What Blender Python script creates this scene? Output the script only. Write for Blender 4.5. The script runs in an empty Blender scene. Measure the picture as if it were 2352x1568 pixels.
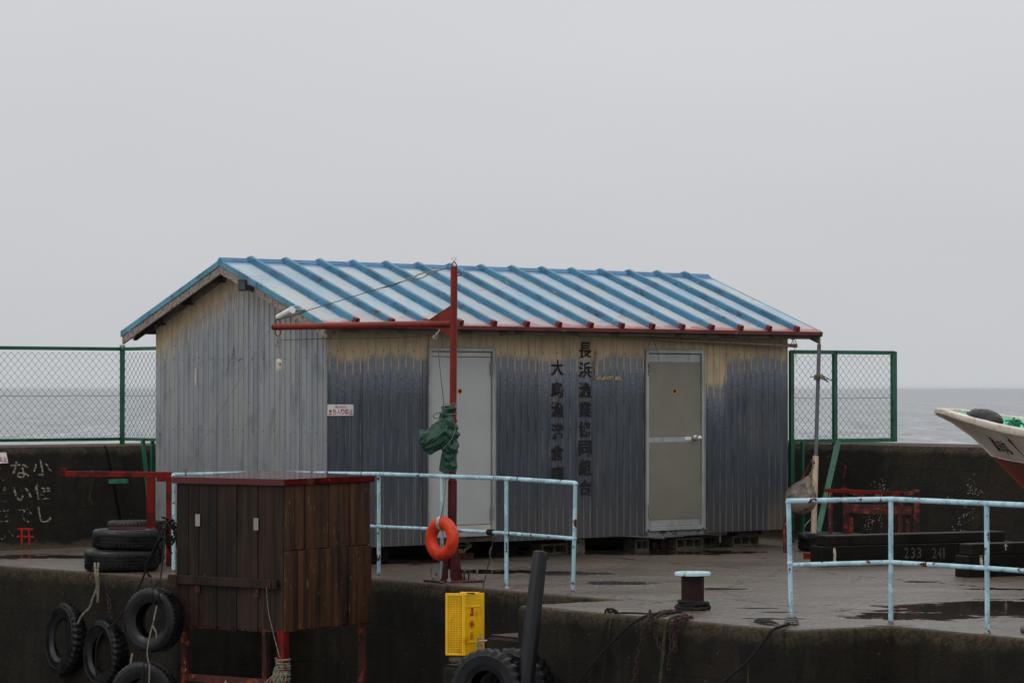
import bpy, bmesh, math, random
from mathutils import Vector, Matrix, noise as mn
random.seed(7)
HAZE = 0.000028
R = math.radians
sc = bpy.context.scene
col = sc.collection

# ------------------------------------------------------------------ camera, sky, light
F = 6533.0; CX = 1176.0; CY = 784.0; HOR = 892.0; CAMZ = 1.75
PITCH = math.atan((HOR - CY) / F)
cam = bpy.data.cameras.new('camera'); co = bpy.data.objects.new('camera', cam); col.objects.link(co)
cam.sensor_width = 36.0; cam.lens = 100.0; cam.clip_start = 0.1; cam.clip_end = 60000
co.location = (0, 0, CAMZ); co.rotation_euler = (R(90) + PITCH, 0, 0)
sc.camera = co

W = bpy.data.worlds.new('World'); sc.world = W; W.use_nodes = True
nt = W.node_tree; nt.nodes.clear()
def wn(t): return nt.nodes.new(t)
bg = wn('ShaderNodeBackground'); wo = wn('ShaderNodeOutputWorld')
sky = wn('ShaderNodeTexSky'); sky.sky_type = 'NISHITA'; sky.sun_disc = False
sky.sun_elevation = R(48); sky.sun_rotation = R(-130); sky.air_density = 1.5; sky.dust_density = 6
tc = wn('ShaderNodeTexCoord'); sp = wn('ShaderNodeSeparateXYZ'); nt.links.new(tc.outputs['Generated'], sp.inputs[0])
ramp = wn('ShaderNodeValToRGB')      # overcast dome: brighter towards the zenith
e = ramp.color_ramp.elements
e[0].position = 0.0; e[0].color = (5.72, 5.88, 6.16, 1)
e[1].position = 1.0; e[1].color = (11.4, 11.6, 11.9, 1)
m = e.new(0.035); m.color = (5.84, 5.98, 6.26, 1)
m = e.new(0.14); m.color = (6.56, 6.62, 6.86, 1)
m = e.new(0.5); m.color = (8.8, 9.0, 9.3, 1)
nt.links.new(sp.outputs['Z'], ramp.inputs[0])
mp = wn('ShaderNodeMapping'); mp.inputs['Scale'].default_value = (2.2, 2.2, 9.0)
nz = wn('ShaderNodeTexNoise'); nz.inputs['Scale'].default_value = 2.0; nz.inputs['Detail'].default_value = 4
nt.links.new(tc.outputs['Generated'], mp.inputs[0]); nt.links.new(mp.outputs[0], nz.inputs['Vector'])
mr = wn('ShaderNodeMapRange'); mr.inputs[1].default_value = 0.25; mr.inputs[2].default_value = 0.75
mr.inputs[3].default_value = 0.972; mr.inputs[4].default_value = 1.03
nt.links.new(nz.outputs['Fac'], mr.inputs[0])
vm = wn('ShaderNodeVectorMath'); vm.operation = 'SCALE'
nt.links.new(ramp.outputs[0], vm.inputs[0]); nt.links.new(mr.outputs[0], vm.inputs['Scale'])
mx = wn('ShaderNodeMix'); mx.data_type = 'RGBA'; mx.inputs['Factor'].default_value = 0.97
nt.links.new(sky.outputs[0], mx.inputs[6]); nt.links.new(vm.outputs[0], mx.inputs[7])
nt.links.new(mx.outputs[2], bg.inputs[0]); bg.inputs[1].default_value = 0.1
nt.links.new(bg.outputs[0], wo.inputs[0])

sun = bpy.data.lights.new('sun', 'SUN'); sun.energy = 0.55; sun.angle = R(25); sun.color = (1, 0.97, 0.93)
so = bpy.data.objects.new('sun', sun); col.objects.link(so)
sd = Vector((-0.62, -0.42, 0.85)).normalized()
so.rotation_euler = sd.to_track_quat('Z', 'Y').to_euler(); so.location = (-20, -10, 30)
vs = sc.view_settings; vs.view_transform = 'Standard'; vs.look = 'None'; vs.gamma = 1; vs.exposure = 0
sc.render.resolution_x = 1024; sc.render.resolution_y = 682
sc.cycles.max_bounces = 5; sc.cycles.diffuse_bounces = 3; sc.cycles.use_denoising = True

# ------------------------------------------------------------------ where a pixel of the photo meets a real surface
def ray(x, y):
    u = (x - CX) / F; v = (CY - y) / F; c, s = math.cos(PITCH), math.sin(PITCH)
    return Vector((u, c - v * s, s + v * c))
CAM = Vector((0, 0, CAMZ))
def P(x, y, Y):
    d = ray(x, y); return CAM + d * (Y / d.y)
def D(x, y, z=0.0):
    d = ray(x, y); return CAM + d * ((z - CAMZ) / d.z)
def PL(x, y, o, n):
    d = ray(x, y); n = Vector(n); return CAM + d * ((Vector(o) - CAM).dot(n) / d.dot(n))

TH = R(39.0)
A = Vector((math.cos(TH), math.sin(TH), 0)); B = Vector((-math.sin(TH), math.cos(TH), 0)); Z = Vector((0, 0, 1))
P0 = Vector((-1.828, 27.9, 0))
def S(l, b, z): return P0 + A * l + B * b + Z * z
def WF(x, y, off=0.0): return PL(x, y, P0 - B * off, -B)          # on the long front wall, off metres proud
def WG(x, y, off=0.0): return PL(x, y, P0 - A * off, -A)          # on the gable wall
def lof(p): return (p - P0).dot(A)
def bof(p): return (p - P0).dot(B)

# ------------------------------------------------------------------ materials
def L(r, g, b):
    f = lambda c: (c / 255 / 12.92) if c / 255 <= 0.04045 else ((c / 255 + 0.055) / 1.055) ** 2.4
    return (f(r), f(g), f(b), 1)
class NT:
    def __init__(s, name):
        s.m = bpy.data.materials.new(name); s.m.use_nodes = True; s.t = s.m.node_tree
        s.b = s.t.nodes['Principled BSDF']; s.tc = s.n('ShaderNodeTexCoord'); s.co = s.tc.outputs['Object']
    def n(s, t, **k):
        x = s.t.nodes.new(t)
        for a, v in k.items(): setattr(x, a, v)
        return x
    def l(s, a, b): s.t.links.new(a, b)
    def put(s, sock, v):
        if hasattr(v, 'node'): s.l(v, sock)
        else: sock.default_value = v
    def math(s, op, a, b=0.0, c=0.0, clamp=False):
        x = s.n('ShaderNodeMath', operation=op, use_clamp=clamp)
        s.put(x.inputs[0], a); s.put(x.inputs[1], b)
        if op in ('MULTIPLY_ADD', 'COMPARE'): s.put(x.inputs[2], c)
        return x.outputs[0]
    def noise(s, scale, detail=4, rough=0.55, off=(0, 0, 0), dist=0.0, co=None):
        sc3 = scale if isinstance(scale, (tuple, list)) else (scale,) * 3
        mp = s.n('ShaderNodeMapping'); mp.inputs['Scale'].default_value = sc3; mp.inputs['Location'].default_value = off
        s.l(co or s.co, mp.inputs[0])
        x = s.n('ShaderNodeTexNoise'); x.inputs['Scale'].default_value = 1; x.inputs['Detail'].default_value = detail
        x.inputs['Roughness'].default_value = rough; x.inputs['Distortion'].default_value = dist
        s.l(mp.outputs[0], x.inputs['Vector']); return x.outputs['Fac']
    def vor(s, scale, off=(0, 0, 0)):
        sc3 = scale if isinstance(scale, (tuple, list)) else (scale,) * 3
        mp = s.n('ShaderNodeMapping'); mp.inputs['Scale'].default_value = sc3; mp.inputs['Location'].default_value = off
        s.l(s.co, mp.inputs[0]); x = s.n('ShaderNodeTexVoronoi'); x.inputs['Scale'].default_value = 1
        s.l(mp.outputs[0], x.inputs['Vector']); return x.outputs['Distance']
    def ss(s, v, lo, hi):
        x = s.n('ShaderNodeMapRange', interpolation_type='SMOOTHSTEP'); s.put(x.inputs[0], v)
        x.inputs[1].default_value = lo; x.inputs[2].default_value = hi; return x.outputs[0]
    def lin(s, v, lo, hi, a, b):
        x = s.n('ShaderNodeMapRange'); s.put(x.inputs[0], v)
        for i, q in enumerate((lo, hi, a, b)): x.inputs[i + 1].default_value = q
        return x.outputs[0]
    def mix(s, f, a, b):
        x = s.n('ShaderNodeMix', data_type='RGBA'); s.put(x.inputs[0], f); s.put(x.inputs[6], a); s.put(x.inputs[7], b)
        return x.outputs[2]
    def mixf(s, f, a, b):
        x = s.n('ShaderNodeMix', data_type='FLOAT'); s.put(x.inputs[0], f); s.put(x.inputs[2], a); s.put(x.inputs[3], b)
        return x.outputs[0]
    def xyz(s):
        x = s.n('ShaderNodeSeparateXYZ'); s.l(s.co, x.inputs[0]); return x.outputs
    def bump(s, h, st=0.4, d=0.01):
        x = s.n('ShaderNodeBump'); x.inputs['Strength'].default_value = st; x.inputs['Distance'].default_value = d
        s.l(h, x.inputs['Height']); s.l(x.outputs[0], s.b.inputs['Normal'])
    def out(s, c, rough=0.6, metal=0.0, spec=None):
        s.put(s.b.inputs['Base Color'], c); s.put(s.b.inputs['Roughness'], rough); s.put(s.b.inputs['Metallic'], metal)
        if spec is not None: s.b.inputs['Specular IOR Level'].default_value = spec
        return s.m

def pm(name, base, layers=(), rough=0.6, metal=0.0, bump=None, var=0.12, vs=3.0, spec=None, world=False):
    """base colour with low-frequency variation and noise-masked layers (colour, scale, lo, hi[, rough])"""
    s = NT(name)
    if world: s.co = s.n('ShaderNodeNewGeometry').outputs['Position']
    dk = tuple(c * (1 - var) for c in base[:3]) + (1,); lt = tuple(min(1, c * (1 + var)) for c in base[:3]) + (1,)
    c = s.mix(s.ss(s.noise(vs), 0.35, 0.65), dk, lt); r = rough
    for i, ly in enumerate(layers):
        k, scl, lo, hi = ly[:4]
        msk = s.ss(s.noise(scl, 5, 0.6, (i * 7.3 + 1, i * 3.1, 2.0 + i)), lo, hi)
        c = s.mix(msk, c, k)
        if len(ly) > 4: r = s.mixf(msk, r, ly[4])
    if bump: s.bump(s.noise(bump[1], 6, 0.6), bump[0], bump[2] if len(bump) > 2 else 0.01)
    if spec is None and max(base[:3]) < 0.035: spec = 0.22
    return s.out(c, r, metal, spec)

RUST = L(120, 62, 38); RUSTD = L(78, 42, 30)
M = {}
M['rail'] = pm('light_blue_paint', L(146, 180, 190), [(L(170, 202, 210), (7, 7, 5), 0.50, 0.53), (L(190, 212, 216), (18, 18, 9), 0.62, 0.66), (L(96, 40, 24), (26, 26, 18), 0.635, 0.66, 0.85), (L(78, 28, 18), (8, 8, 5), 0.655, 0.675, 0.9)], 0.42, bump=(0.25, 60, 0.003))
def railmat():
    m_ = pm('light_blue_paint', L(146, 180, 190), [(L(170, 202, 210), (7, 7, 5), 0.50, 0.53), (L(190, 212, 216), (18, 18, 9), 0.62, 0.66), (L(96, 40, 24), (22, 22, 16), 0.620, 0.645, 0.85), (L(78, 28, 18), (6, 6, 5), 0.645, 0.665, 0.9)], 0.42, bump=(0.4, 40, 0.004), world=True)
    t_ = m_.node_tree; b_ = t_.nodes['Principled BSDF']; old = b_.inputs['Base Color'].links[0].from_socket
    s = NT.__new__(NT); s.m = m_; s.t = t_; s.b = b_; s.co = s.n('ShaderNodeNewGeometry').outputs['Position']; z = s.xyz()[2]
    k = s.math('SUBTRACT', 1.0, s.ss(s.math('ADD', z, s.math('MULTIPLY', s.math('SUBTRACT', s.noise(24, 4), 0.5), 0.22)), 0.02, 0.05)); s.l(s.mix(s.math('MULTIPLY', k, 0.9), old, L(84, 44, 30)), b_.inputs['Base Color'])
    return m_
M['rail'] = railmat()
M['mast'] = pm('red_oxide_paint', L(116, 28, 14), [(L(86, 20, 11), (7, 7, 3), 0.5, 0.7), (L(70, 26, 20), (40, 40, 12), 0.68, 0.74), (L(120, 56, 42), 30, 0.70, 0.76)], 0.42, spec=.3, bump=(0.2, 40, 0.003))
M['mast_dark'] = pm('dark_red_paint', L(74, 18, 16), [(L(50, 15, 14), 6, 0.5, 0.65), (L(120, 96, 90), 70, 0.74, 0.77)], 0.4, spec=.3, bump=(0.2, 50, 0.003))
M['red_frame'] = pm('orange_red_steel', L(112, 17, 4), [(L(66, 12, 5), (9, 9, 5), 0.48, 0.62), (L(40, 16, 12), 22, 0.62, 0.70)], 0.5, spec=.2, bump=(0.2, 40, 0.003))
M['rusty'] = pm('rusted_or_shaded_steel', L(66, 20, 11), [(L(34, 14, 10), 9, 0.5, 0.62), (L(180, 140, 110), (26, 26, 9), 0.66, 0.69), (L(136, 52, 18), 14, 0.54, 0.64)], 0.75, bump=(0.4, 60, 0.004))
M['green'] = pm('green_fence_paint', L(17, 92, 62), [(L(11, 66, 44), 6, 0.5, 0.65), (L(60, 70, 60), 50, 0.70, 0.74)], 0.45)
M['greenwire'] = pm('green_wire_coating', L(30, 112, 84), [(L(18, 60, 46), 30, 0.6, 0.7)], 0.5)
M['alu'] = pm('aluminium_frame', L(166, 167, 164), [(L(140, 138, 132), (20, 20, 3), 0.52, 0.72), (L(120, 90, 66), (30, 30, 6), 0.70, 0.76)], 0.42, 0.25)
M['door1'] = pm('grey_door_paint', L(172, 173, 172), [(L(166, 166, 164), (2, 2, 1.2), 0.5, 0.8), (L(110, 108, 104), 60, 0.74, 0.76)], 0.45, var=.03)
M['door2'] = pm('dull_steel_sheet', L(132, 126, 114), [(L(122, 115, 104), (2, 2, 1.0), 0.45, 0.8), (L(146, 140, 130), (7, 7, 3), 0.72, 0.82)], 0.5, 0.2, var=.04)
M['chrome'] = pm('worn_chrome', L(200, 198, 192), [(L(120, 112, 100), 30, 0.6, 0.7)], 0.28, 0.85)
M['galv'] = pm('galvanised_steel', L(150, 148, 142), [(L(100, 95, 88), 20, 0.5, 0.65), (RUST, 24, 0.70, 0.74)], 0.5, 0.5)
M['black'] = pm('black_plastic', L(34, 35, 37), rough=0.45)
M['glassdark'] = pm('dark_panel', L(58, 66, 78), rough=0.15)
M['white_plastic'] = pm('white_plastic', L(214, 212, 208), [(L(180, 176, 168), 20, 0.62, 0.7)], 0.4)
M['wood_grey'] = pm('weathered_grey_wood', L(140, 128, 118), [(L(96, 84, 74), (4, 30, 30), 0.48, 0.62), (L(70, 58, 50), (8, 50, 50), 0.64, 0.7)], 0.85, bump=(0.4, (5, 60, 60), 0.004))
M['wood_dark'] = pm('dark_eaves_wood', L(70, 60, 50), [(L(42, 36, 30), 6, 0.5, 0.6)], 0.9)
M['bamboo'] = pm('weathered_bamboo', L(150, 126, 108), [(L(110, 90, 76), 14, 0.55, 0.65)], 0.6)
M['fascia'] = pm('red_fascia_paint', L(92, 18, 13), [(L(62, 15, 12), 5, 0.5, 0.62), (L(70, 120, 150), (3, 3, 14), 0.70, 0.73), (L(190, 100, 90), 16, 0.68, 0.72)], 0.45)
M['buoy'] = pm('chalky_buoy_plastic', L(138, 125, 112), [(L(76, 68, 60), 4, 0.42, 0.62), (L(44, 39, 35), 9, 0.52, 0.68), (L(214, 200, 170), 14, 0.66, 0.72)], 0.6, bump=(0.2, 30, 0.005))
M['ring'] = pm('orange_foam', L(206, 52, 6), [(L(166, 34, 7), 9, 0.5, 0.65), (L(226, 130, 100), 18, 0.70, 0.76), (L(120, 44, 24), 26, 0.72, 0.76)], 0.55, bump=(0.25, 25, 0.006))
M['band'] = pm('dirty_white_webbing', L(190, 180, 162), [(L(130, 116, 96), 24, 0.5, 0.62)], 0.8)
M['rope_dk'] = pm('dark_wet_rope', L(28, 28, 27), [(L(50, 47, 32), 22, 0.58, 0.70)], 0.75, bump=(0.4, 120, 0.003))
M['rope_lt'] = pm('pale_cord', L(124, 114, 96), [(L(76, 70, 58), 40, 0.5, 0.62)], 0.85)
M['rope_grn'] = pm('mossy_rope', L(62, 60, 32), [(L(36, 36, 26), 14, 0.5, 0.6)], 0.8)
M['rope_green'] = pm('green_nylon_rope', L(14, 130, 98), [(L(8, 84, 66), 30, 0.5, 0.6)], 0.6)
M['cable'] = pm('steel_cable', L(72, 68, 62), rough=0.5, metal=0.4)
M['chain'] = pm('rusty_chain_iron', L(54, 27, 22), [(L(32, 20, 17), 30, 0.5, 0.6)], 0.8)
M['conc_block'] = pm('old_concrete_block', L(92, 86, 72), [(L(54, 50, 38), 8, 0.5, 0.62), (L(120, 114, 100), 60, 0.68, 0.72)], 0.9, bump=(0.5, 60, 0.005))
M['brick'] = pm('red_brown_brick', L(88, 46, 32), [(L(54, 32, 24), 12, 0.5, 0.62)], 0.9, bump=(0.4, 60, 0.004))
M['jack'] = pm('olive_yellow_jack_paint', L(150, 142, 104), [(L(96, 86, 58), 16, 0.55, 0.65)], 0.5)
M['timber'] = pm('tarred_timber', L(30, 25, 18), [(L(16, 14, 11), 5, 0.48, 0.6), (L(54, 42, 24), (10, 30, 30), 0.66, 0.72), (L(130, 122, 110), 90, 0.745, 0.76)], 0.55, bump=(0.3, 30, 0.005))
M['timber_blk'] = pm('black_sleeper', L(19, 17, 14), [(L(10, 9, 8), 5, 0.48, 0.6), (L(120, 112, 100), 90, 0.745, 0.76)], 0.6, bump=(0.3, 30, 0.005))
M['pile'] = pm('black_pile_rubber', L(20, 21, 23), [(L(11, 12, 13), (6, 6, 2), 0.5, 0.6), (L(48, 45, 40), 40, 0.73, 0.76)], 0.4, bump=(0.3, 24, 0.004))
M['piletop'] = pm('cut_pile_top', L(96, 88, 66), rough=0.8)
M['bollard_r'] = pm('dark_maroon_paint', L(44, 17, 16), [(L(28, 12, 12), 6, 0.5, 0.62), (L(66, 34, 30), 40, 0.70, 0.74)], 0.6)
M['bollard_c'] = pm('pale_blue_rusty_cap', L(178, 208, 212), [(L(130, 78, 46), (16, 16, 9), 0.54, 0.60, 0.8), (L(84, 42, 28), 18, 0.60, 0.66, 0.9)], 0.5)
M['lid'] = pm('maroon_sheet_lid', L(82, 20, 19), [(L(58, 16, 16), 4, 0.5, 0.62), (L(160, 150, 150), 20, 0.69, 0.71)], 0.07, bump=(0.12, 6, 0.004))
M['hinge'] = pm('zinc_hinge', L(150, 146, 132), [(L(150, 142, 126), 60, 0.6, 0.7)], 0.4, 0.4)
M['tarp'] = pm('green_tarpaulin', L(11, 62, 45), [(L(17, 84, 60), 8, 0.58, 0.75), (L(8, 50, 38), 14, 0.60, 0.72)], 0.38, bump=(1.0, (18, 18, 7), 0.03))
M['sign_w'] = pm('white_sign_face', L(222, 222, 220), [(L(190, 184, 176), 20, 0.64, 0.72)], 0.4)
M['sign_r'] = pm('red_sign_ink', L(176, 20, 26), rough=0.5)
M['yellow'] = pm('yellow_crate_plastic', L(244, 190, 8), [(L(214, 140, 12), (9, 9, 5), 0.52, 0.70), (L(150, 96, 30), 60, 0.735, 0.76)], 0.4)
M['ink_red'] = pm('red_ink', L(190, 26, 20), rough=0.5)
M['sticker'] = pm('amber_sticker', L(214, 152, 24), rough=0.4)
M['blackink'] = pm('black_ink', L(26, 22, 16), rough=0.5)
M['teal'] = pm('mint_green_gelcoat', L(120, 204, 176), [(L(100, 180, 154), 6, 0.5, 0.7)], 0.4)
M['bag'] = pm('black_fender_vinyl', L(42, 40, 41), [(L(26, 25, 26), 6, 0.5, 0.65)], 0.42, bump=(0.3, 18, 0.01))
M['cream_pipe'] = pm('cream_flaking_pipe', L(206, 184, 156), [(L(150, 190, 200), (9, 9, 3), 0.64, 0.67), (L(86, 62, 50), 14, 0.66, 0.69, 0.9)], 0.55)
M['grey_pipe'] = pm('grey_pvc_pipe', L(92, 94, 98), [(L(70, 70, 72), (9, 9, 3), 0.5, 0.65), (L(120, 90, 66), 24, 0.72, 0.75)], 0.42)
M['weed'] = pm('weed_leaf', L(76, 100, 26), rough=0.6)

def paint_worn(name, c, under, scl=40, lo=0.42, hi=0.56):
    s = NT(name); k = s.ss(s.noise(scl, 4, 0.65), lo, hi); return s.out(s.mix(k, c, under), 0.85)
M['chalk'] = paint_worn('worn_white_wall_paint', L(142, 130, 112), L(28, 24, 18), 38, 0.46, 0.58)
M['chalk_faint'] = paint_worn('faded_white_wall_paint', L(150, 136, 118), L(26, 22, 17), 30, 0.40, 0.46)
M['chips'] = pm('white_paint_chips', L(168, 164, 154), rough=0.8)
M['torii'] = paint_worn('red_wall_paint', L(176, 20, 8), L(40, 16, 10), 40, 0.56, 0.64)
M['letter'] = paint_worn('black_letter_paint', L(24, 21, 19), L(150, 128, 96), (30, 30, 9), 0.64, 0.68)
M['number'] = paint_worn('white_brush_numbers', L(92, 88, 86), L(24, 22, 20), 60, 0.5, 0.64)

def rubber():
    s = NT('tyre_rubber'); n1 = s.noise(7, 5); g = s.noise(60, 3)
    c = s.mix(s.ss(n1, 0.4, 0.7), L(9, 9, 10), L(18, 19, 21))
    c = s.mix(s.ss(g, 0.66, 0.72), c, L(58, 55, 52)); s.bump(g, 0.15, 0.003)
    return s.out(c, s.mixf(s.ss(n1, 0.4, 0.6), 0.30, 0.5), 0.0, 0.3)
M['rubber'] = rubber()

PITCHW = 0.0936
def wallmat(kind):
    s = NT('corrugated_' + kind); x, y, z = s.xyz()
    t = x if kind != 'gable' else y
    # paint survives under the eaves and along the ribs
    fr = s.math('FRACT', s.math('DIVIDE', t, PITCHW)); rib = s.math('LESS_THAN', s.math('ABSOLUTE', s.math('SUBTRACT', fr, 0.5)), 0.10)
    big = s.noise((1.6, 1.6, 0.6), 3, 0.5, (3, 1, 0)); perpan = s.noise((9.5, 9.5, 0.25), 3, 0.6, (1, 7, 0))
    if kind == 'gable':
        h = s.math('ADD', z, s.math('MULTIPLY', s.math('ABSOLUTE', s.math('SUBTRACT', y, 1.565)), 0.363)); h = s.math('ADD', h, s.math('MULTIPLY', s.math('SUBTRACT', y, 1.7), 0.07)); z0 = 2.74
        amp = 0.26
    else:
        h = z; z0 = 2.03; amp = 0.34
    h2 = s.math('ADD', h, s.math('MULTIPLY', s.math('SUBTRACT', big, 0.5), amp))
    h2 = s.math('ADD', h2, s.math('MULTIPLY', s.math('SUBTRACT', perpan, 0.5), 0.12))
    if kind == 'front':   # a deeper survival of paint beside the steel door
        near = s.math('SUBTRACT', 1.0, s.math('DIVIDE', s.math('ABSOLUTE', s.math('SUBTRACT', x, 5.12)), 0.30), clamp=True)
        h2 = s.math('ADD', h2, s.math('MULTIPLY', s.ss(near, 0.0, 0.35), 0.26))
    speck = s.noise((70, 70, 34), 3, 0.7, (2, 2, 2))
    h3 = s.math('ADD', h2, s.math('MULTIPLY', s.math('SUBTRACT', speck, 0.5), 0.10))
    h3 = s.math('ADD', h3, s.math('MULTIPLY', rib, 0.16 if kind == 'gable' else 0.15))
    cream = s.ss(h3, z0, z0 + 0.10)
    st = s.noise((16, 16, 0.9), 5, 0.6); cl = s.noise((3, 3, 1.2), 4, 0.55, (5, 5, 5)); fine = s.noise((90, 90, 6), 3, 0.6)
    if kind == 'gable':
        c = s.mix(s.ss(st, 0.35, 0.7), L(154, 156, 158), L(132, 137, 142))  # paler sheet than the front: wear, plus its stronger light put into the colour
        c = s.mix(s.ss(cl, 0.45, 0.75), c, L(156, 154, 149)); c = s.mix(s.ss(fine, 0.60, 0.74), c, L(164, 168, 169))
        c = s.mix(s.math('MULTIPLY', s.ss(s.noise((5, 5, 2.2), 4, 0.6, (6, 2, 8)), 0.50, 0.72), 0.7), c, L(104, 109, 114))
        c = s.mix(s.math('MULTIPLY', s.ss(s.noise((22, 22, 0.7), 4, 0.6, (2, 2, 8)), 0.56, 0.7), 0.55), c, L(176, 182, 186))
        c = s.mix(s.ss(s.noise((26, 26, 6), 4, 0.6, (9, 1, 3)), 0.70, 0.75), c, L(98, 106, 114))
    else:
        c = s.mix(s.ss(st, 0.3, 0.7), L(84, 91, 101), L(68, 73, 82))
        c = s.mix(s.math('MULTIPLY', s.ss(s.noise((26, 26, 0.5), 4, 0.6, (4, 2, 8)), 0.58, 0.70), 0.55), c, L(126, 134, 144))
        c = s.mix(s.ss(cl, 0.5, 0.75), c, L(92, 95, 98)); c = s.mix(s.ss(fine, 0.62, 0.74), c, L(100, 104, 108))
        # bleached band fading down from the paint line
        c = s.mix(s.math('MULTIPLY', s.ss(s.math('ADD', h2, s.math('MULTIPLY', s.math('SUBTRACT', speck, 0.5), 0.25)), z0 - 0.42, z0 + 0.02), 0.85), c, L(118, 126, 136))
        zone = s.math('MULTIPLY', s.ss(h2, z0 - 0.55, z0 - 0.10), s.ss(speck, 0.46, 0.58))
        c = s.mix(s.math('MULTIPLY', zone, 0.6), c, L(136, 142, 150))
        c = s.mix(s.math('MULTIPLY', s.math('SUBTRACT', 1.0, s.ss(z, 0.2, 1.0)), 0.5), c, L(96, 98, 100))
        # rib stays chalky, with primer showing near the foot
        c = s.mix(s.math('MULTIPLY', rib, s.math('MULTIPLY', s.ss(s.noise((30, 30, 4), 3), 0.42, 0.6), 0.6)), c, L(124, 126, 128))
        foot = s.math('MULTIPLY', s.math('SUBTRACT', 1.0, s.ss(s.math('ADD', z, s.math('MULTIPLY', big, 0.3)), 0.45, 0.85)), s.math('GREATER_THAN', s.math('ADD', rib, s.ss(x, 5.4, 6.6)), 0.5))
        c = s.mix(s.math('MULTIPLY', foot, 0.6), c, L(146, 126, 106))
    rib_shade = s.math('MULTIPLY', s.math('GREATER_THAN', fr, 0.59), s.math('LESS_THAN', fr, 0.66))  # shade along one side of each rib, painted as a thin dark line
    c = s.mix(s.math('MULTIPLY', rib_shade, 0.6), c, L(62, 64, 66) if kind == 'gable' else L(34, 35, 37))
    lap = s.n('ShaderNodeTexWhiteNoise', noise_dimensions='1D'); s.l(s.math('FLOOR', s.math('DIVIDE', s.math('ADD', t, 0.31), PITCHW * 8)), lap.inputs['W'])
    c = s.mix(s.math('MULTIPLY', lap.outputs['Value'], 0.22), c, L(60, 64, 70) if kind == 'front' else L(120, 124, 128))
    rr1 = s.math('FRACT', s.math('DIVIDE', s.math('ADD', t, 0.31), PITCHW * 8)); c = s.mix(s.math('MULTIPLY', s.math('LESS_THAN', rr1, 0.014), 0.8), c, L(30, 30, 32))
    crm = s.mix(s.ss(s.noise((12, 12, 3), 4), 0.4, 0.7), L(196, 174, 140), L(172, 152, 122))
    c = s.mix(cream, c, crm)
    sc1 = s.vor(9.0, (3, 1, 2)); c = s.mix(s.math('LESS_THAN', sc1, 0.055), c, L(40, 36, 34))
    s.bump(s.math('ADD', s.math('MULTIPLY', s.noise(5, 3), 2.0), fine), 0.15, 0.006)
    return s.out(c, s.mixf(cream, 0.40, 0.6), s.mixf(cream, 0.45, 0.0))
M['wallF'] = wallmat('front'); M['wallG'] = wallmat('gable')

BT = 0.4305
def roofmat():
    s = NT('weathered_blue_roof'); x, y, z = s.xyz()
    wob = s.noise((3, 9, 9), 4, 0.6, (1, 2, 3))
    u = s.math('FRACT', s.math('DIVIDE', s.math('ADD', x, 10 * BT - 0.158 - 0.02), BT))
    shel = s.math('SUBTRACT', 1.0, s.ss(s.math('ADD', u, s.math('MULTIPLY', s.math('SUBTRACT', wob, 0.5), 0.10)), 0.79, 0.82))
    shel = s.math('SUBTRACT', 1.0, shel)
    c = s.mix(s.ss(s.noise((5, 2, 2), 4), 0.4, 0.65), L(146, 172, 190), L(168, 182, 188))
    c = s.mix(s.ss(s.noise((3, 1.2, 1.2), 6, 0.65, (4, 4, 1)), 0.46, 0.60), c, L(178, 184, 184))
    c = s.mix(shel, c, L(62, 116, 144))
    c = s.mix(s.ss(z, 3.00, 3.03), c, L(54, 112, 152))
    zz = s.math('ADD', z, s.math('MULTIPLY', s.math('SUBTRACT', s.noise((4, 4, 10), 5, 0.65, (7, 1, 1)), 0.5), 0.55))
    c = s.mix(s.math('MULTIPLY', s.math('SUBTRACT', 1.0, s.ss(zz, 2.46, 2.52)), 0.85), c, L(176, 160, 154))
    zb = s.math('ADD', z, s.math('MULTIPLY', s.math('SUBTRACT', s.noise((7, 7, 10), 4, 0.6, (2, 8, 1)), 0.5), 0.10))
    c = s.mix(s.math('SUBTRACT', 1.0, s.ss(zb, 2.40, 2.42)), c, L(164, 78, 70))
    c = s.mix(s.ss(s.noise((5, 9, 9), 6, 0.7, (1, 1, 9)), 0.665, 0.685), c, L(112, 72, 46))
    c = s.mix(s.ss(s.noise((2.6, 5, 5), 6, 0.7, (8, 1, 4)), 0.60, 0.635), c, L(160, 136, 122))
    ed = s.math('MULTIPLY', s.math('LESS_THAN', u, 0.16), s.ss(s.noise((7, 3, 3), 6, 0.7, (5, 5, 9)), 0.52, 0.62)); c = s.mix(s.math('MULTIPLY', ed, 0.75), c, L(128, 100, 78))
    bay = s.n('ShaderNodeTexWhiteNoise', noise_dimensions='1D'); s.l(s.math('FLOOR', s.math('DIVIDE', s.math('ADD', x, 10 * BT - 0.178), BT)), bay.inputs['W'])
    c = s.mix(s.math('MULTIPLY', bay.outputs['Value'], 0.30), c, L(150, 158, 160))
    c = s.mix(s.math('LESS_THAN', s.vor(5.5, (1, 2, 2)), 0.06), c, L(60, 44, 36))
    s.bump(s.noise(8, 4), 0.35, 0.012)
    return s.out(c, 0.42)
M['roof'] = roofmat()
M['batten'] = pm('blue_batten_paint', L(64, 118, 146), [(L(48, 94, 122), 5, 0.5, 0.65), (L(70, 44, 30), (7, 7, 9), 0.63, 0.655), (L(170, 150, 136), (12, 12, 12), 0.66, 0.70)], 0.42, world=True)
M['ridge'] = pm('blue_ridge_paint', L(54, 112, 152), [(L(38, 88, 124), 5, 0.5, 0.65)], 0.42)

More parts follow.
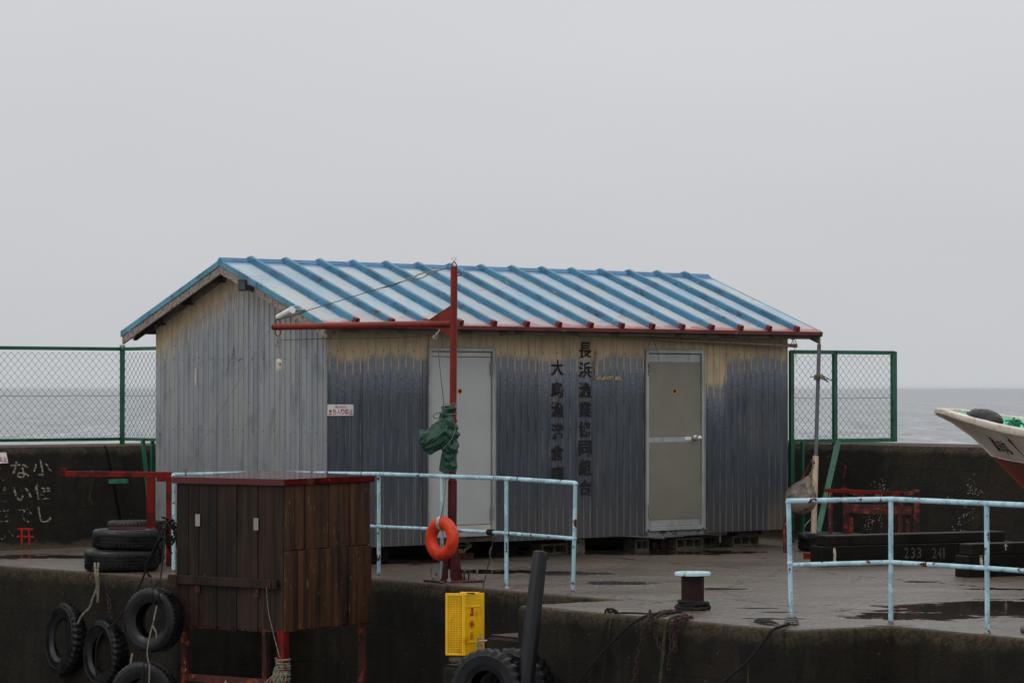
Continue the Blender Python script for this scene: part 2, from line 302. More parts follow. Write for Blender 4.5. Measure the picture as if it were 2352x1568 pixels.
def deckmat():
    s = NT('wet_concrete'); s.co = s.n('ShaderNodeNewGeometry').outputs['Position']; x, y, z = s.xyz()
    c = s.mix(s.ss(s.noise(0.9, 4), 0.35, 0.7), L(78, 65, 52), L(96, 83, 70))
    c = s.mix(s.ss(s.noise(60, 3, 0.7), 0.55, 0.72), c, L(122, 114, 108)); c = s.mix(s.ss(s.noise(75, 3, 0.7, (3, 3, 3)), 0.56, 0.7), c, L(48, 42, 38))
    c = s.mix(s.ss(s.noise(140, 2, 0.7, (1, 3, 3)), 0.66, 0.70), c, L(196, 190, 184))
    c = s.mix(s.ss(s.noise((1.2, 4.0, 1), 5, 0.6, (5, 2, 0)), 0.5, 0.7), c, L(64, 57, 51))
    c = s.mix(s.math('MULTIPLY', s.ss(s.noise((34, 7, 1), 4, 0.7, (1, 1, 4)), 0.48, 0.62), 0.65), c, L(44, 37, 30)); c = s.mix(s.math('MULTIPLY', s.ss(s.noise((30, 6, 1), 4, 0.7, (7, 1, 4)), 0.52, 0.64), 0.55), c, L(134, 122, 108))
    vo = s.n('ShaderNodeTexVoronoi', feature='DISTANCE_TO_EDGE'); vo.inputs['Scale'].default_value = 0.55; s.l(s.co, vo.inputs['Vector'])
    wv = s.math('ADD', vo.outputs['Distance'], s.math('MULTIPLY', s.math('SUBTRACT', s.noise(6, 5, 0.7, (3, 1, 1)), 0.5), 0.10))
    c = s.mix(s.math('MULTIPLY', s.math('LESS_THAN', s.math('ABSOLUTE', wv), 0.006), 0.8), c, L(30, 26, 22))
    # puddles: hollows in the slab where water stands
    w = s.noise((3, 5, 3), 5, 0.62, (2, 2, 0)); tot = None
    for (px, py, rx, ry) in [(2260, 1400, 1.15, 1.0), (2110, 1414, 0.7, 0.5), (2330, 1392, 0.9, 0.9), (1775, 1420, 0.36, 0.10), (1800, 1405, 0.22, 0.09), (1640, 1352, 0.30, 0.16), (1430, 1338, 0.42, 0.30), (1120, 1312, 0.6, 0.45), (930, 1290, 0.5, 0.5), (1560, 1400, 0.22, 0.10), (1740, 1396, 0.2, 0.07), (2110, 1335, 0.26, 0.12), (1290, 1316, 0.6, 0.35), (2050, 1436, 0.25, 0.05), (2300, 1352, 0.4, 0.14), (1500, 1268, 1.6, 0.55), (60, 1278, 0.9, 0.5)]:
        p = D(px, py)
        dx = s.math('DIVIDE', s.math('SUBTRACT', x, p.x), rx); dy = s.math('DIVIDE', s.math('SUBTRACT', y, p.y), ry)
        q = s.math('SUBTRACT', 1.0, s.math('ADD', s.math('MULTIPLY', dx, dx), s.math('MULTIPLY', dy, dy)))
        tot = q if tot is None else s.math('MAXIMUM', tot, q)
    tot = s.math('ADD', tot, s.math('MULTIPLY', s.math('SUBTRACT', w, 0.5), 3.2))
    tot = s.math('ADD', tot, s.math('MULTIPLY', s.math('SUBTRACT', s.noise(40, 2), 0.5), 0.5))
    k = s.ss(tot, 0.38, 0.46)
    c = s.mix(k, c, L(40, 34, 30))
    wet = s.ss(s.noise((0.7, 1.6, 1), 4, 0.55, (9, 4, 0)), 0.3, 0.7)
    r = s.mixf(k, s.mixf(wet, 0.52, 0.30), 0.06)
    bh = s.noise(110, 4, 0.7)
    bp = s.n('ShaderNodeBump'); bp.inputs['Distance'].default_value = 0.006
    s.l(s.mixf(k, 0.6, 0.0), bp.inputs['Strength']); s.l(bh, bp.inputs['Height']); s.l(bp.outputs[0], s.b.inputs['Normal'])
    return s.out(c, r)
M['deck'] = deckmat()

def facemat(name, ztop, BND=0.13):
    s = NT(name); s.co = s.n('ShaderNodeNewGeometry').outputs['Position']; x, y, z = s.xyz()
    c = s.mix(s.ss(s.noise(2.2, 5), 0.35, 0.7), L(34, 27, 18), L(19, 16, 11))
    c = s.mix(s.ss(s.noise((5, 5, 2), 5, 0.6, (3, 1, 1)), 0.52, 0.68), c, L(36, 33, 18))
    c = s.mix(s.ss(s.noise(34, 5, 0.7, (3, 9, 1)), 0.55, 0.7), c, L(13, 12, 10))
    zz = s.math('ADD', z, s.math('MULTIPLY', s.math('SUBTRACT', s.noise(6, 4), 0.5), 0.22))
    c = s.mix(s.math('MULTIPLY', s.ss(zz, ztop - BND * 1.1, ztop - BND * .25), 0.85), c, s.mix(s.ss(s.noise(30, 4), 0.4, 0.65), L(78, 67, 51), L(50, 44, 29)))
    c = s.mix(s.ss(s.noise(52, 3, 0.7, (3, 3, 8)), 0.68, 0.72), c, L(84, 76, 64))
    c = s.mix(s.math('LESS_THAN', s.vor(11), 0.05), c, L(130, 124, 112))
    c = s.mix(s.math('MULTIPLY', s.ss(s.noise(26, 3, 0.6, (8, 3, 8)), 0.66, 0.70), s.ss(s.noise(3, 2, 0.5, (8, 1, 8)), 0.5, 0.6)), c, L(50, 56, 24))
    c = s.mix(s.math('MULTIPLY', s.ss(s.noise((7, 7, 0.6), 5, 0.6, (2, 8, 8)), 0.54, 0.7), 0.6), c, L(44, 40, 30)); c = s.mix(s.math('MULTIPLY', s.ss(s.noise((9, 9, 0.7), 5, 0.6, (8, 8, 1)), 0.56, 0.7), 0.7), c, L(10, 10, 8))
    gn = s.n('ShaderNodeNewGeometry'); sx = s.n('ShaderNodeSeparateXYZ'); s.l(gn.outputs['Normal'], sx.inputs[0])
    c = s.mix(s.math('MULTIPLY', s.ss(sx.outputs[2], 0.6, 0.95), 0.85), c, s.mix(s.ss(s.noise(40, 4, 0.7), 0.4, 0.6), L(104, 94, 82), L(70, 62, 52)))
    fl = s.math('FRACT', s.math('DIVIDE', s.math('ADD', z, s.math('MULTIPLY', s.math('SUBTRACT', s.noise(2, 2), 0.5), 0.012)), 0.42)); c = s.mix(s.math('MULTIPLY', s.math('LESS_THAN', fl, 0.03), 0.6), c, L(12, 11, 9))
    if name.startswith('stained'): c = s.mix(s.math('MULTIPLY', s.math('SUBTRACT', 1.0, s.ss(s.math('ADD', z, s.math('MULTIPLY', s.math('SUBTRACT', s.noise(5, 4), 0.5), 0.15)), 0.04, 0.10)), 0.7), c, L(84, 72, 54))
    s.bump(s.math('ADD', s.noise(45, 6, 0.7), s.noise(9, 4)), 0.9, 0.03)
    return s.out(c, 0.8, 0.0, 0.2)
M['quay'] = facemat('algae_dark_quay_face', 0.0)
M['bwall'] = facemat('stained_breakwater_concrete', 1.13, 0.13)
M['step'] = facemat('mossy_step_concrete', -0.12)
M['step2'] = facemat('mossy_lower_step_concrete', -0.42)

def seamat():
    s = NT('grey_sea'); s.co = s.n('ShaderNodeNewGeometry').outputs['Position']
    a = s.noise((0.5, 0.35, 1), 6, 0.62); b = s.noise((0.055, 0.045, 1), 5, 0.55, (3, 3, 0)); far = s.noise((0.004, 0.0016, 1), 5, 0.6, (1, 5, 0))
    c = s.mix(s.ss(b, 0.35, 0.65), L(112, 115, 120), L(134, 137, 141))
    c = s.mix(s.math('MULTIPLY', s.ss(a, 0.45, 0.68), 0.6), c, L(84, 87, 91))
    c = s.mix(s.math('MULTIPLY', s.ss(far, 0.4, 0.6), 0.5), c, L(120, 124, 130))
    g1 = s.noise((0.45, 0.05, 1), 5, 0.6, (4, 2, 0)); g2 = s.noise((0.9, 0.16, 1), 4, 0.6, (1, 7, 0)); g3 = s.noise((0.12, 0.008, 1), 5, 0.6, (9, 7, 0))
    c = s.mix(s.math('MULTIPLY', s.ss(g1, 0.48, 0.62), 0.8), c, L(62, 65, 69)); c = s.mix(s.math('MULTIPLY', s.ss(g2, 0.5, 0.62), 0.75), c, L(166, 169, 173)); c = s.mix(s.math('MULTIPLY', s.ss(g3, 0.45, 0.65), 0.45), c, L(88, 91, 95))
    s.bump(s.math('ADD', a, s.math('MULTIPLY', b, 2.0)), 0.7, 0.25)
    return s.out(c, 0.32)
M['sea'] = seamat()

def plankmat(name, c1, c2, speck):
    s = NT(name); c = s.mix(s.ss(s.noise((11, 11, 0.7), 5, 0.6), 0.35, 0.65), c1, c2)
    c = s.mix(s.ss(s.noise((60, 60, 2.2), 5, 0.65, (3, 3, 3)), 0.52, 0.66), c, tuple(q * 0.45 for q in c1[:3]) + (1,))
    c = s.mix(s.ss(s.noise((45, 45, 8), 4, 0.65, (1, 6, 3)), speck, speck + 0.03), c, L(120, 104, 72))
    c = s.mix(s.math('MULTIPLY', s.ss(s.noise((6, 6, 3), 4, 0.5, (4, 6, 3)), 0.6, 0.7), 0.5), c, L(44, 42, 22))
    s.bump(s.noise((50, 50, 2), 5, 0.7), 0.6, 0.008)
    return s.out(c, 0.55, 0.0, 0.2)
M['plankL'] = plankmat('dark_stained_planks', L(52, 36, 25), L(22, 17, 13), 0.70)
M['plankR'] = plankmat('peeling_brown_planks', L(78, 48, 26), L(24, 17, 12), 0.645)

def hullmat():
    s = NT('boat_hull_paint'); x, y, z = s.xyz()
    zz = s.math('ADD', z, s.math('MULTIPLY', s.math('SUBTRACT', s.noise(3, 3), 0.5), 0.02))
    c = s.mix(s.ss(s.noise(4, 4), 0.4, 0.7), L(192, 182, 168), L(176, 166, 150))
    c = s.mix(s.ss(s.noise((8, 8, 22), 4, 0.6, (3, 3, 3)), 0.6, 0.72), c, L(160, 150, 134))
    tt = s.math('ADD', s.math('MULTIPLY', x, 0.6606), s.math('MULTIPLY', y, -0.7507)); zz = s.math('ADD', zz, s.math('MULTIPLY', tt, 0.08))
    red = s.mix(s.ss(s.noise(5, 5, 0.6), 0.45, 0.6), L(108, 48, 42), L(84, 56, 38))
    c = s.mix(s.math('SUBTRACT', 1.0, s.ss(zz, 0.935, 0.943)), c, red)
    return s.out(c, 0.42)
M['hull'] = hullmat()
M['gunwale'] = pm('chipped_cream_gelcoat', L(222, 212, 196), [(L(190, 178, 158), 9, 0.5, 0.65), (L(120, 100, 76), (22, 22, 14), 0.66, 0.70)], 0.5, bump=(0.4, 20, 0.006))

# ------------------------------------------------------------------ mesh helpers
WMX = {}
class MB:
    def __init__(s): s.v = []; s.f = []; s.mi = []; s.cur = 0
    def add(s, vs, fs):
        n = len(s.v); s.v += [Vector(q) for q in vs]; s.f += [tuple(i + n for i in q) for q in fs]; s.mi += [s.cur] * len(fs)
    def obox(s, o, x, y, z):
        o, x, y, z = map(Vector, (o, x, y, z))
        s.add([o, o + x, o + x + y, o + y, o + z, o + x + z, o + x + y + z, o + y + z], [(0, 3, 2, 1), (4, 5, 6, 7), (0, 1, 5, 4), (1, 2, 6, 5), (2, 3, 7, 6), (3, 0, 4, 7)])
    def cbox(s, c, ax, ay, az):
        c, ax, ay, az = map(Vector, (c, ax, ay, az)); s.obox(c - (ax + ay + az) / 2, ax, ay, az)
    def bar(s, p, q, w, h, up=Z):
        p, q = Vector(p), Vector(q); d = (q - p).normalized(); sd = d.cross(Vector(up))
        sd = sd.normalized() if sd.length > 1e-4 else Vector((1, 0, 0)); u = sd.cross(d).normalized()
        s.obox(p - sd * w / 2 - u * h / 2, q - p, sd * w, u * h)
    def tube(s, pts, r, n=8, closed=False, caps=True, tw=None):
        pts = [Vector(p) for p in pts]; N = len(pts); rs = r if isinstance(r, (list, tuple)) else [r] * N
        T = []
        for i in range(N):
            a = pts[(i - 1) % N] if (i > 0 or closed) else pts[i]; b = pts[(i + 1) % N] if (i < N - 1 or closed) else pts[i]
            t = b - a; T.append(t.normalized() if t.length > 1e-9 else Vector((0, 0, 1)))
        u = T[0].cross(Z)
        if u.length < 0.1: u = T[0].cross(Vector((1, 0, 0)))
        u.normalize(); base = len(s.v); vs = []
        for i in range(N):
            u = u - T[i] * u.dot(T[i])
            if u.length < 1e-6: u = T[i].orthogonal()
            u.normalize(); w = T[i].cross(u)
            for k in range(n):
                a = 2 * math.pi * k / n; vs.append(pts[i] + (u * math.cos(a) + w * math.sin(a)) * rs[i])
        fs = []
        for i in range(N if closed else N - 1):
            j = (i + 1) % N
            for k in range(n): fs.append((i * n + k, i * n + (k + 1) % n, j * n + (k + 1) % n, j * n + k))
        if caps and not closed: fs.append(tuple(range(n - 1, -1, -1))); fs.append(tuple((N - 1) * n + k for k in range(n)))
        s.add(vs, fs)
    def lathe(s, prof, c, axis=Z, n=32, closed=False, mod=None):
        c = Vector(c); ax = Vector(axis).normalized(); u = ax.orthogonal().normalized()
        if abs(ax.z) < 0.99: u = (Z - ax * ax.z).normalized()
        w = ax.cross(u); m = len(prof); vs = []
        for i in range(n):
            a = 2 * math.pi * i / n
            for j, (r, h) in enumerate(prof):
                rr = r + (mod(i, j) if mod else 0); vs.append(c + ax * h + (u * math.cos(a) + w * math.sin(a)) * rr)
        fs = []
        for i in range(n):
            k = (i + 1) % n
            for j in range(m if closed else m - 1): fs.append((i * m + j, k * m + j, k * m + (j + 1) % m, i * m + (j + 1) % m))
        s.add(vs, fs)
    def prism(s, poly, vec):
        poly = [Vector(p) for p in poly]; vec = Vector(vec); n = len(poly)
        s.add(poly + [p + vec for p in poly], [tuple(range(n)), tuple(range(2 * n - 1, n - 1, -1))] + [(i, (i + 1) % n, (i + 1) % n + n, i + n) for i in range(n)])
    def sphere(s, c, rx, ry, rz, n=16, m=10, Rm=None):
        c = Vector(c); vs = []; fs = []
        for j in range(1, m):
            t = math.pi * j / m
            for i in range(n):
                a = 2 * math.pi * i / n; q = Vector((rx * math.sin(t) * math.cos(a), ry * math.sin(t) * math.sin(a), rz * math.cos(t)))
                vs.append(c + (Rm @ q if Rm else q))
        top = Vector((0, 0, rz)); bot = Vector((0, 0, -rz)); vs += [c + (Rm @ top if Rm else top), c + (Rm @ bot if Rm else bot)]
        for j in range(m - 2):
            for i in range(n): fs.append((j * n + i, (j + 1) * n + i, (j + 1) * n + (i + 1) % n, j * n + (i + 1) % n))
        t = (m - 1) * n
        for i in range(n): fs.append((t, i, (i + 1) % n)); fs.append((t + 1, (m - 2) * n + (i + 1) % n, (m - 2) * n + i))
        s.add(vs, fs)
    def build(s, name, mats, parent=None, smooth=False, bevel=0.0, at=None, fixn=True, seg=1):
        if not isinstance(mats, (list, tuple)): mats = [mats]
        Mw = WMX[parent.name] if parent else Matrix.Translation(Vector(at) if at is not None else Vector((0, 0, 0)))
        inv = Mw.inverted(); me = bpy.data.meshes.new(name)
        me.from_pydata([inv @ q for q in s.v], [], s.f)
        for m_ in mats: me.materials.append(m_)
        for i, p in enumerate(me.polygons): p.material_index = s.mi[i]
        bm = bmesh.new(); bm.from_mesh(me)
        if fixn: bmesh.ops.recalc_face_normals(bm, faces=bm.faces)
        if bevel:
            es = [e for e in bm.edges if len(e.link_faces) == 2 and e.calc_face_angle(0) > 0.6]
            bmesh.ops.bevel(bm, geom=es, offset=bevel, segments=seg, affect='EDGES', clamp_overlap=True)
        bm.to_mesh(me); bm.free()
        if smooth:
            for p in me.polygons: p.use_smooth = True
            me.set_sharp_from_angle(angle=R(40))
        o = bpy.data.objects.new(name, me); col.objects.link(o)
        if parent: o.parent = parent
        else: o.matrix_world = Mw
        WMX[o.name] = Mw
        return o
def empty(name, loc, rz=0):
    o = bpy.data.objects.new(name, None); col.objects.link(o); o.empty_display_size = 0.2
    Mw = Matrix.Translation(Vector(loc)) @ Matrix.Rotation(rz, 4, 'Z'); o.matrix_world = Mw; WMX[o.name] = Mw
    return o
def tag(o, label=None, cat=None, group=None, kind=None):
    if label: o['label'] = label
    if cat: o['category'] = cat
    if group: o['group'] = group
    if kind: o['kind'] = kind
    return o
def crv(pts, n=8):
    pts = [Vector(p) for p in pts]; out = []
    for i in range(len(pts) - 1):
        a = pts[max(i - 1, 0)]; b = pts[i]; c = pts[i + 1]; d = pts[min(i + 2, len(pts) - 1)]
        for k in range(n):
            t = k / n; out.append(0.5 * ((2 * b) + (c - a) * t + (2 * a - 5 * b + 4 * c - d) * t * t + (3 * b - a - 3 * c + d) * t ** 3))
    out.append(pts[-1]); return out
def resample(pts, step):
    out = [pts[0]]; acc = 0
    for a, b in zip(pts, pts[1:]):
        L_ = (b - a).length; t = step - acc
        while t <= L_: out.append(a.lerp(b, t / L_)); t += step
        acc = L_ - (t - step)
    return out
def rope(mb, pts, r, pitch=None, n=8):
    c = resample(crv(pts, n), r * 0.9); pitch = pitch or r * 7
    for k in range(3):
        q = []; u = Vector((0, 0, 1)); d = 0
        for i, p in enumerate(c):
            t = (c[min(i + 1, len(c) - 1)] - c[max(i - 1, 0)]).normalized(); u = u - t * u.dot(t)
            if u.length < 1e-4: u = t.orthogonal()
            u.normalize(); w = t.cross(u); a = d / pitch * 2 * math.pi + k * 2.094
            q.append(p + (u * math.cos(a) + w * math.sin(a)) * r * 0.5)
            if i + 1 < len(c): d += (c[i + 1] - p).length
        mb.tube(q, r * 0.56, 5)
def chain(mb, pts, ln=0.05, r=0.005):
    c = resample(crv(pts, 8), ln * 0.78)
    for i in range(len(c) - 1):
        a, b = c[i], c[i + 1]; t = (b - a).normalized(); m_ = (a + b) / 2; s1 = t.cross(Vector((0.3, 1, 0.2))).normalized(); s2 = t.cross(s1)
        sd = s1 if i % 2 else s2; h = ln / 2; w = ln * 0.27
        pts2 = [m_ + t * h * 0.95 * math.cos(x) * (1) + sd * w * (1 if math.sin(x) > 0 else -1) * min(1, abs(math.sin(x)) * 1.6) for x in [2 * math.pi * k / 10 for k in range(10)]]
        mb.tube(pts2, r, 5, closed=True)
GL = {}
def glyph_data(ch, bold=0.0):
    k = (ch, bold)
    if k not in GL:
        c = bpy.data.curves.new('glyph', 'FONT'); c.body = ch; c.offset = bold; c.resolution_u = 3
        o = bpy.data.objects.new('glyph', c); col.objects.link(o)
        dg = bpy.context.evaluated_depsgraph_get(); dg.update()
        me = bpy.data.meshes.new_from_object(o.evaluated_get(dg))
        vs = [tuple(v.co[:2]) for v in me.vertices]; fs = [tuple(p.vertices) for p in me.polygons]
        bpy.data.objects.remove(o); bpy.data.curves.remove(c); bpy.data.meshes.remove(me)
        x0 = min(v[0] for v in vs); x1 = max(v[0] for v in vs); y0 = min(v[1] for v in vs); y1 = max(v[1] for v in vs)
        GL[k] = ([((a - x0) / (x1 - x0) - 0.5, (b - y0) / (y1 - y0) - 0.5) for a, b in vs], fs)
    return GL[k]
def glyph(mb, ch, c, ux, uy, bold=0.0):
    vs, fs = glyph_data(ch, bold); mb.add([Vector(c) + Vector(ux) * a + Vector(uy) * b for a, b in vs], fs)

# ------------------------------------------------------------------ the setting: sea, quay, steps
mb = MB(); s_ = 26000
mb.add([(-s_, -300, -2.2), (s_, -300, -2.2), (s_, 40000, -2.2), (-s_, 40000, -2.2)], [(0, 1, 2, 3)])
tag(mb.build('water', M['sea']), kind='structure')

w1 = Vector((-5.45, 30.85, 0)); n1 = Vector((A.y, -A.x, 0))              # left breakwater foot and outward normal
w2 = Vector((3.03, 33.4, 0)); d2 = Vector((0.60, -0.80, 0)); n2 = Vector((-0.80, -0.60, 0))
def isect(p, d, q, e):
    k = ((q.x - p.x) * e.y - (q.y - p.y) * e.x) / (d.x * e.y - d.y * e.x); return p + d * k
wc = isect(w1, A, w2, d2)
L1 = Vector((-3.08, 26.2, 0)); E_ = Vector((0.63, -0.777, 0)).normalized()
I_ = Vector((0.878, 23.6, 0)); L2 = isect(L1, A, I_, -E_)
Fq = Vector((0.05, 23.05, 0)); G = D(1832, 1447); H = D(2050, 1437); K = D(2352, 1466)
Lw = isect(w1, A, L1, -E_)
Jq = PL(1291, 1400, Fq, Vector((-.777, -.63, 0))); Jq.z = 0; Jq = Fq + (G - Fq).normalized() * (Jq - Fq).length; OUTV = Vector((-.777, -.63, 0)) * .045
outline = [Lw + A * -0.5 + n1 * 0.1, L1, L2, I_, Fq, Jq, Jq + OUTV, G + OUTV * .6, H, K, K + Vector((2.4, -3.1, 0)), Vector((15, 16, 0)), w2 + d2 * 14 - n2 * 0.3, wc - n1 * 0.4 - n2 * 0.4, Lw - n1 * 0.9]
def quay_mesh():
    bm = bmesh.new(); pts = []
    n = len(outline)
    for i in range(n):
        a, b = outline[i], outline[(i + 1) % n]; k = max(1, int((b - a).length / 0.14)) if i < 10 else 1
        for j in range(k):
            q = a.lerp(b, j / k)
            if j and i < 10: q = q + Vector((random.uniform(-.010, .010), random.uniform(-.010, .010), 0))
            pts.append(q)
    top = [bm.verts.new((p.x, p.y, 0)) for p in pts]; bot = [bm.verts.new((p.x, p.y, -3.2)) for p in pts]
    f = bm.faces.new(top); N = len(pts)
    if f.normal.z < 0: pass
    for i in range(N):
        g = bm.faces.new((top[i], bot[i], bot[(i + 1) % N], top[(i + 1) % N])); g.material_index = 1
    bmesh.ops.recalc_face_normals(bm, faces=bm.faces)
    es = [e for e in bm.edges if all(v.co.z > -0.01 for v in e.verts)]
    r = bmesh.ops.bevel(bm, geom=es, offset=0.04, segments=3, affect='EDGES', profile=0.5, material=1)
    bm.faces.ensure_lookup_table()
    for f in bm.faces:
        if f.calc_area() > 30 and abs(f.normal.z) > 0.99:
            f.material_index = 0; f.smooth = False
            for e_ in f.edges: e_.smooth = False
        else: f.material_index = 1; f.smooth = True
    me = bpy.data.meshes.new('quay'); bm.to_mesh(me); bm.free(); me.materials.append(M['deck']); me.materials.append(M['quay'])
    o = bpy.data.objects.new('quay', me); col.objects.link(o); return o
tag(quay_mesh(), kind='structure')

# cracks and slab joints
mb = MB()
def crack(pts, w, prob=0.8, z=0.004):
    q = resample(crv([D(*p) for p in pts], 6), 0.05)
    for a, b in zip(q, q[1:]):
        if random.random() > prob: continue
        t = (b - a).normalized(); sd = Vector((-t.y, t.x, 0)); ww = w * random.uniform(0.3, 1.5); j = sd * random.uniform(-.008, .008)
        mb.add([a + sd * ww + j + Z * z, a - sd * ww + j + Z * z, b - sd * ww + j + Z * z, b + sd * ww + j + Z * z], [(0, 1, 2, 3)])
crack([(1321, 1277), (1420, 1282), (1616, 1299), (1760, 1308), (1864, 1313), (2000, 1325), (2352, 1356)], 0.012, 0.62)
crack([(1150, 1347), (1250, 1355), (1340, 1362), (1420, 1372), (1520, 1383)], 0.006, 0.8)
crack([(1420, 1390), (1520, 1383), (1600, 1374), (1680, 1376), (1800, 1390), (1990, 1400)], 0.006, 0.8)
crack([(1864, 1392), (2100, 1378), (2352, 1366)], 0.005, 0.6)
tag(mb.build('pavement_joint', pm('dark_joint_fill', L(30, 27, 24), rough=0.7)), kind='structure')

# steps going down in the notch beside the platform
def step_box(mbx, o, lx, ly, zt, zb):
    mbx.obox(Vector((o.x, o.y, zb)), -E_ * lx, A * ly, Z * (zt - zb))
mb = MB(); step_box(mb, Fq + A * 0.03 - E_ * 0.003 + Vector((0, 0, 0)), 0.46, 0.86, -0.27, -3.0)
tag(mb.build('step', M['step'], bevel=0.03, seg=3, smooth=True), kind='structure')
mb = MB(); step_box(mb, Fq + A * -0.03 - E_ * 0.466, 0.52, 0.88, -0.55, -3.0)
tag(mb.build('step', M['step2'], bevel=0.03, seg=3, smooth=True), kind='structure')

# ------------------------------------------------------------------ breakwater wall with its painted words
bw = empty('breakwater_wall', wc)
tag(bw, 'long dark stained concrete breakwater wall running behind the grey shed', 'wall')
ZT = 1.11; BAT = 0.38
def bw_section(n): return [(0.02, -3.0), (0.02, 0.0), (-0.0, 0.03), (-BAT, ZT - 0.075), (-BAT - 0.05, ZT - 0.01), (-BAT - 0.08, ZT), (-BAT - 1.0, ZT), (-BAT - 1.05, -3.0)]
def prof_pts(p, n):                     # section swept through p, normal n (mitred at the corner)
    return [p + n * a + Z * b for a, b in bw_section(n)]
mit = (n1 + n2); mit = mit / mit.length; mit = mit / mit.dot(n1)
lef = w1 - A * 9
jt = PL(268, 1150, w1, (n1 + Z * 0.36))  # where the joint is
jl = (jt - w1).dot(A)
segs = [(lef, w1 + A * (jl - 0.02), n1, n1), (w1 + A * (jl + 0.02), wc, n1, mit), (wc, w2 + d2 * 16, mit, n2)]
for i, (a, b, na, nb) in enumerate(segs):
    mb = MB(); pa = prof_pts(a, na); pb = prof_pts(b, nb); n = len(pa)
    off = Vector((0, 0, 0)) if i != 1 else Vector((0, 0, 0))
    mb.add(pa + pb, [(j, (j + 1) % n, (j + 1) % n + n, j + n) for j in range(n)] + [tuple(range(n)), tuple(range(2 * n - 1, n - 1, -1))])
    mb.build('wall_section', M['bwall'], bw)
mb = MB(); q0 = w1 + A * (jl - 0.02) - n1 * 0.03; mb.add([p - n1 * 0.03 for p in prof_pts(w1 + A * (jl - 0.0201), n1)[1:6]] + [p - n1 * 0.03 for p in prof_pts(w1 + A * (jl + 0.0201), n1)[1:6]], [(j, j + 1, j + 6, j + 5) for j in range(4)])
mb.build('joint', M['timber_blk'], bw)
# painted words: each sits 3 mm proud of the battered face
fn1 = Vector((n1.x, n1.y, BAT / (ZT - 0.1))).normalized(); up1 = A.cross(fn1); up1 = up1 if up1.z > 0 else -up1
fo1 = w1 + Z * 0.03 + fn1 * 0.004
pxm = 31.2 / F
def words(name, items, mat, ux, up, fo, fn):
    m_ = MB()
    for ch, x, y, w, h in items:
        c = PL(x, y, fo, fn); glyph(m_, ch, c, ux * (w * pxm / 0.86), up * (h * pxm * 1.04), 0.006)
    return m_.build(name, mat, bw, fixn=False)
words('painted_words', [('小', 96, 1073, 42, 38), ('便', 100, 1127, 44, 40), ('し', 103, 1181, 27, 38), ('な', 46, 1078, 40, 40), ('い', 52, 1134, 38, 32)], M['chalk'], A, up1, fo1, fn1)
words('painted_words', [('で', 56, 1184, 36, 34), ('く', -2, 1088, 16, 36), ('だ', 0, 1136, 34, 36), ('さ', 8, 1182, 30, 34), ('い', 12, 1226, 34, 26)], M['chalk_faint'], A, up1, fo1, fn1)
mb = MB()
def stroke(x0, y0, x1, y1, w, fo=fo1, fn=fn1, up=up1):
    a = PL(x0, y0, fo, fn); b = PL(x1, y1, fo, fn); t = (b - a).normalized(); sd = t.cross(fn).normalized() * w * pxm / 2
    n = 5
    L_ = [a.lerp(b, k / n) + sd * random.uniform(0.75, 1.2) for k in range(n + 1)]; R_ = [a.lerp(b, k / n) - sd * random.uniform(0.75, 1.2) for k in range(n + 1)]
    mb.add(L_ + R_, [(k, k + 1, k + n + 2, k + n + 1) for k in range(n)])
stroke(40, 1214, 76, 1214, 4.5); stroke(38, 1231, 78, 1232, 4.5)
stroke(50, 1216, 50, 1250, 4.5); stroke(66, 1216, 68, 1250, 4.5); stroke(58, 1256, 62, 1260, 2); stroke(72, 1255, 73, 1262, 2)
mb.build('painted_emblem', M['torii'], bw, fixn=False)
# flaked white marks on the right-hand section: what is left of worn letters
fn2 = Vector((n2.x, n2.y, BAT / (ZT - 0.1))).normalized(); fo2 = w2 + Z * 0.03 + fn2 * 0.004
mb = MB()
def chips(cx, cy, w, h, n):
    for _ in range(n):
        x = cx + random.gauss(0, w / 3); y = cy + random.gauss(0, h / 3); ln = random.uniform(1, 5); an = random.choice([0.1, 1.4, 0.9, 2.2]) + random.uniform(-.3, .3); wd = random.uniform(0.8, 2.2)
        p = [(x - ln / 2 * math.cos(an), y - ln / 2 * math.sin(an)), (x + wd / 2 * math.sin(an), y - wd / 2 * math.cos(an)), (x + ln / 2 * math.cos(an), y + ln / 2 * math.sin(an)), (x - wd / 2 * math.sin(an), y + wd / 2 * math.cos(an))]
        mb.add([PL(a, b, fo2, fn2) for a, b in p], [(0, 1, 2, 3)])
for c in [(2026, 1108, 34, 26, 14), (2022, 1140, 28, 36, 34), (2010, 1190, 50, 22, 16), (2000, 1207, 30, 22, 12), (2240, 1125, 26, 30, 26), (2190, 1150, 20, 16, 7), (2218, 1180, 34, 30, 22), (2200, 1215, 30, 14, 10)]: chips(*c)
mb.build('flaked_paint', M['chips'], bw, fixn=False)
# left wall, small fragments beside the shed
mb = MB()
for c in [(430, 1140), (440, 1190)]: pass
for _ in range(46):
    x = random.gauss(300 + 90, 26); y = random.uniform(1145, 1260); q = PL(x + 20, y, fo1, fn1); s0 = random.uniform(0.003, 0.010)
    mb.add([q, q + A * s0, q + A * s0 * 0.6 + up1 * s0 * 1.5, q + up1 * s0], [(0, 1, 2, 3)])
mb.build('flaked_paint', M['chips'], bw, fixn=False)

# rusty bracket left in the wall on the right
br = MB(); q = PL(1945, 1075, fo2, fn2)
br.tube(crv([q + fn2 * 0.0, q + fn2 * 0.13 + Vector((-.04, 0, .05)), q + fn2 * 0.16 + Vector((-.12, -.02, .075))], 5), 0.011, 6); br.tube([q + fn2 * 0.01, q + fn2 * 0.02 + Vector((-.02, 0, -.12))], 0.016, 6)
tag(br.build('wall_bracket', M['rusty'], at=q), 'small bent rusty iron bracket sticking out of the right hand breakwater wall', 'bracket')

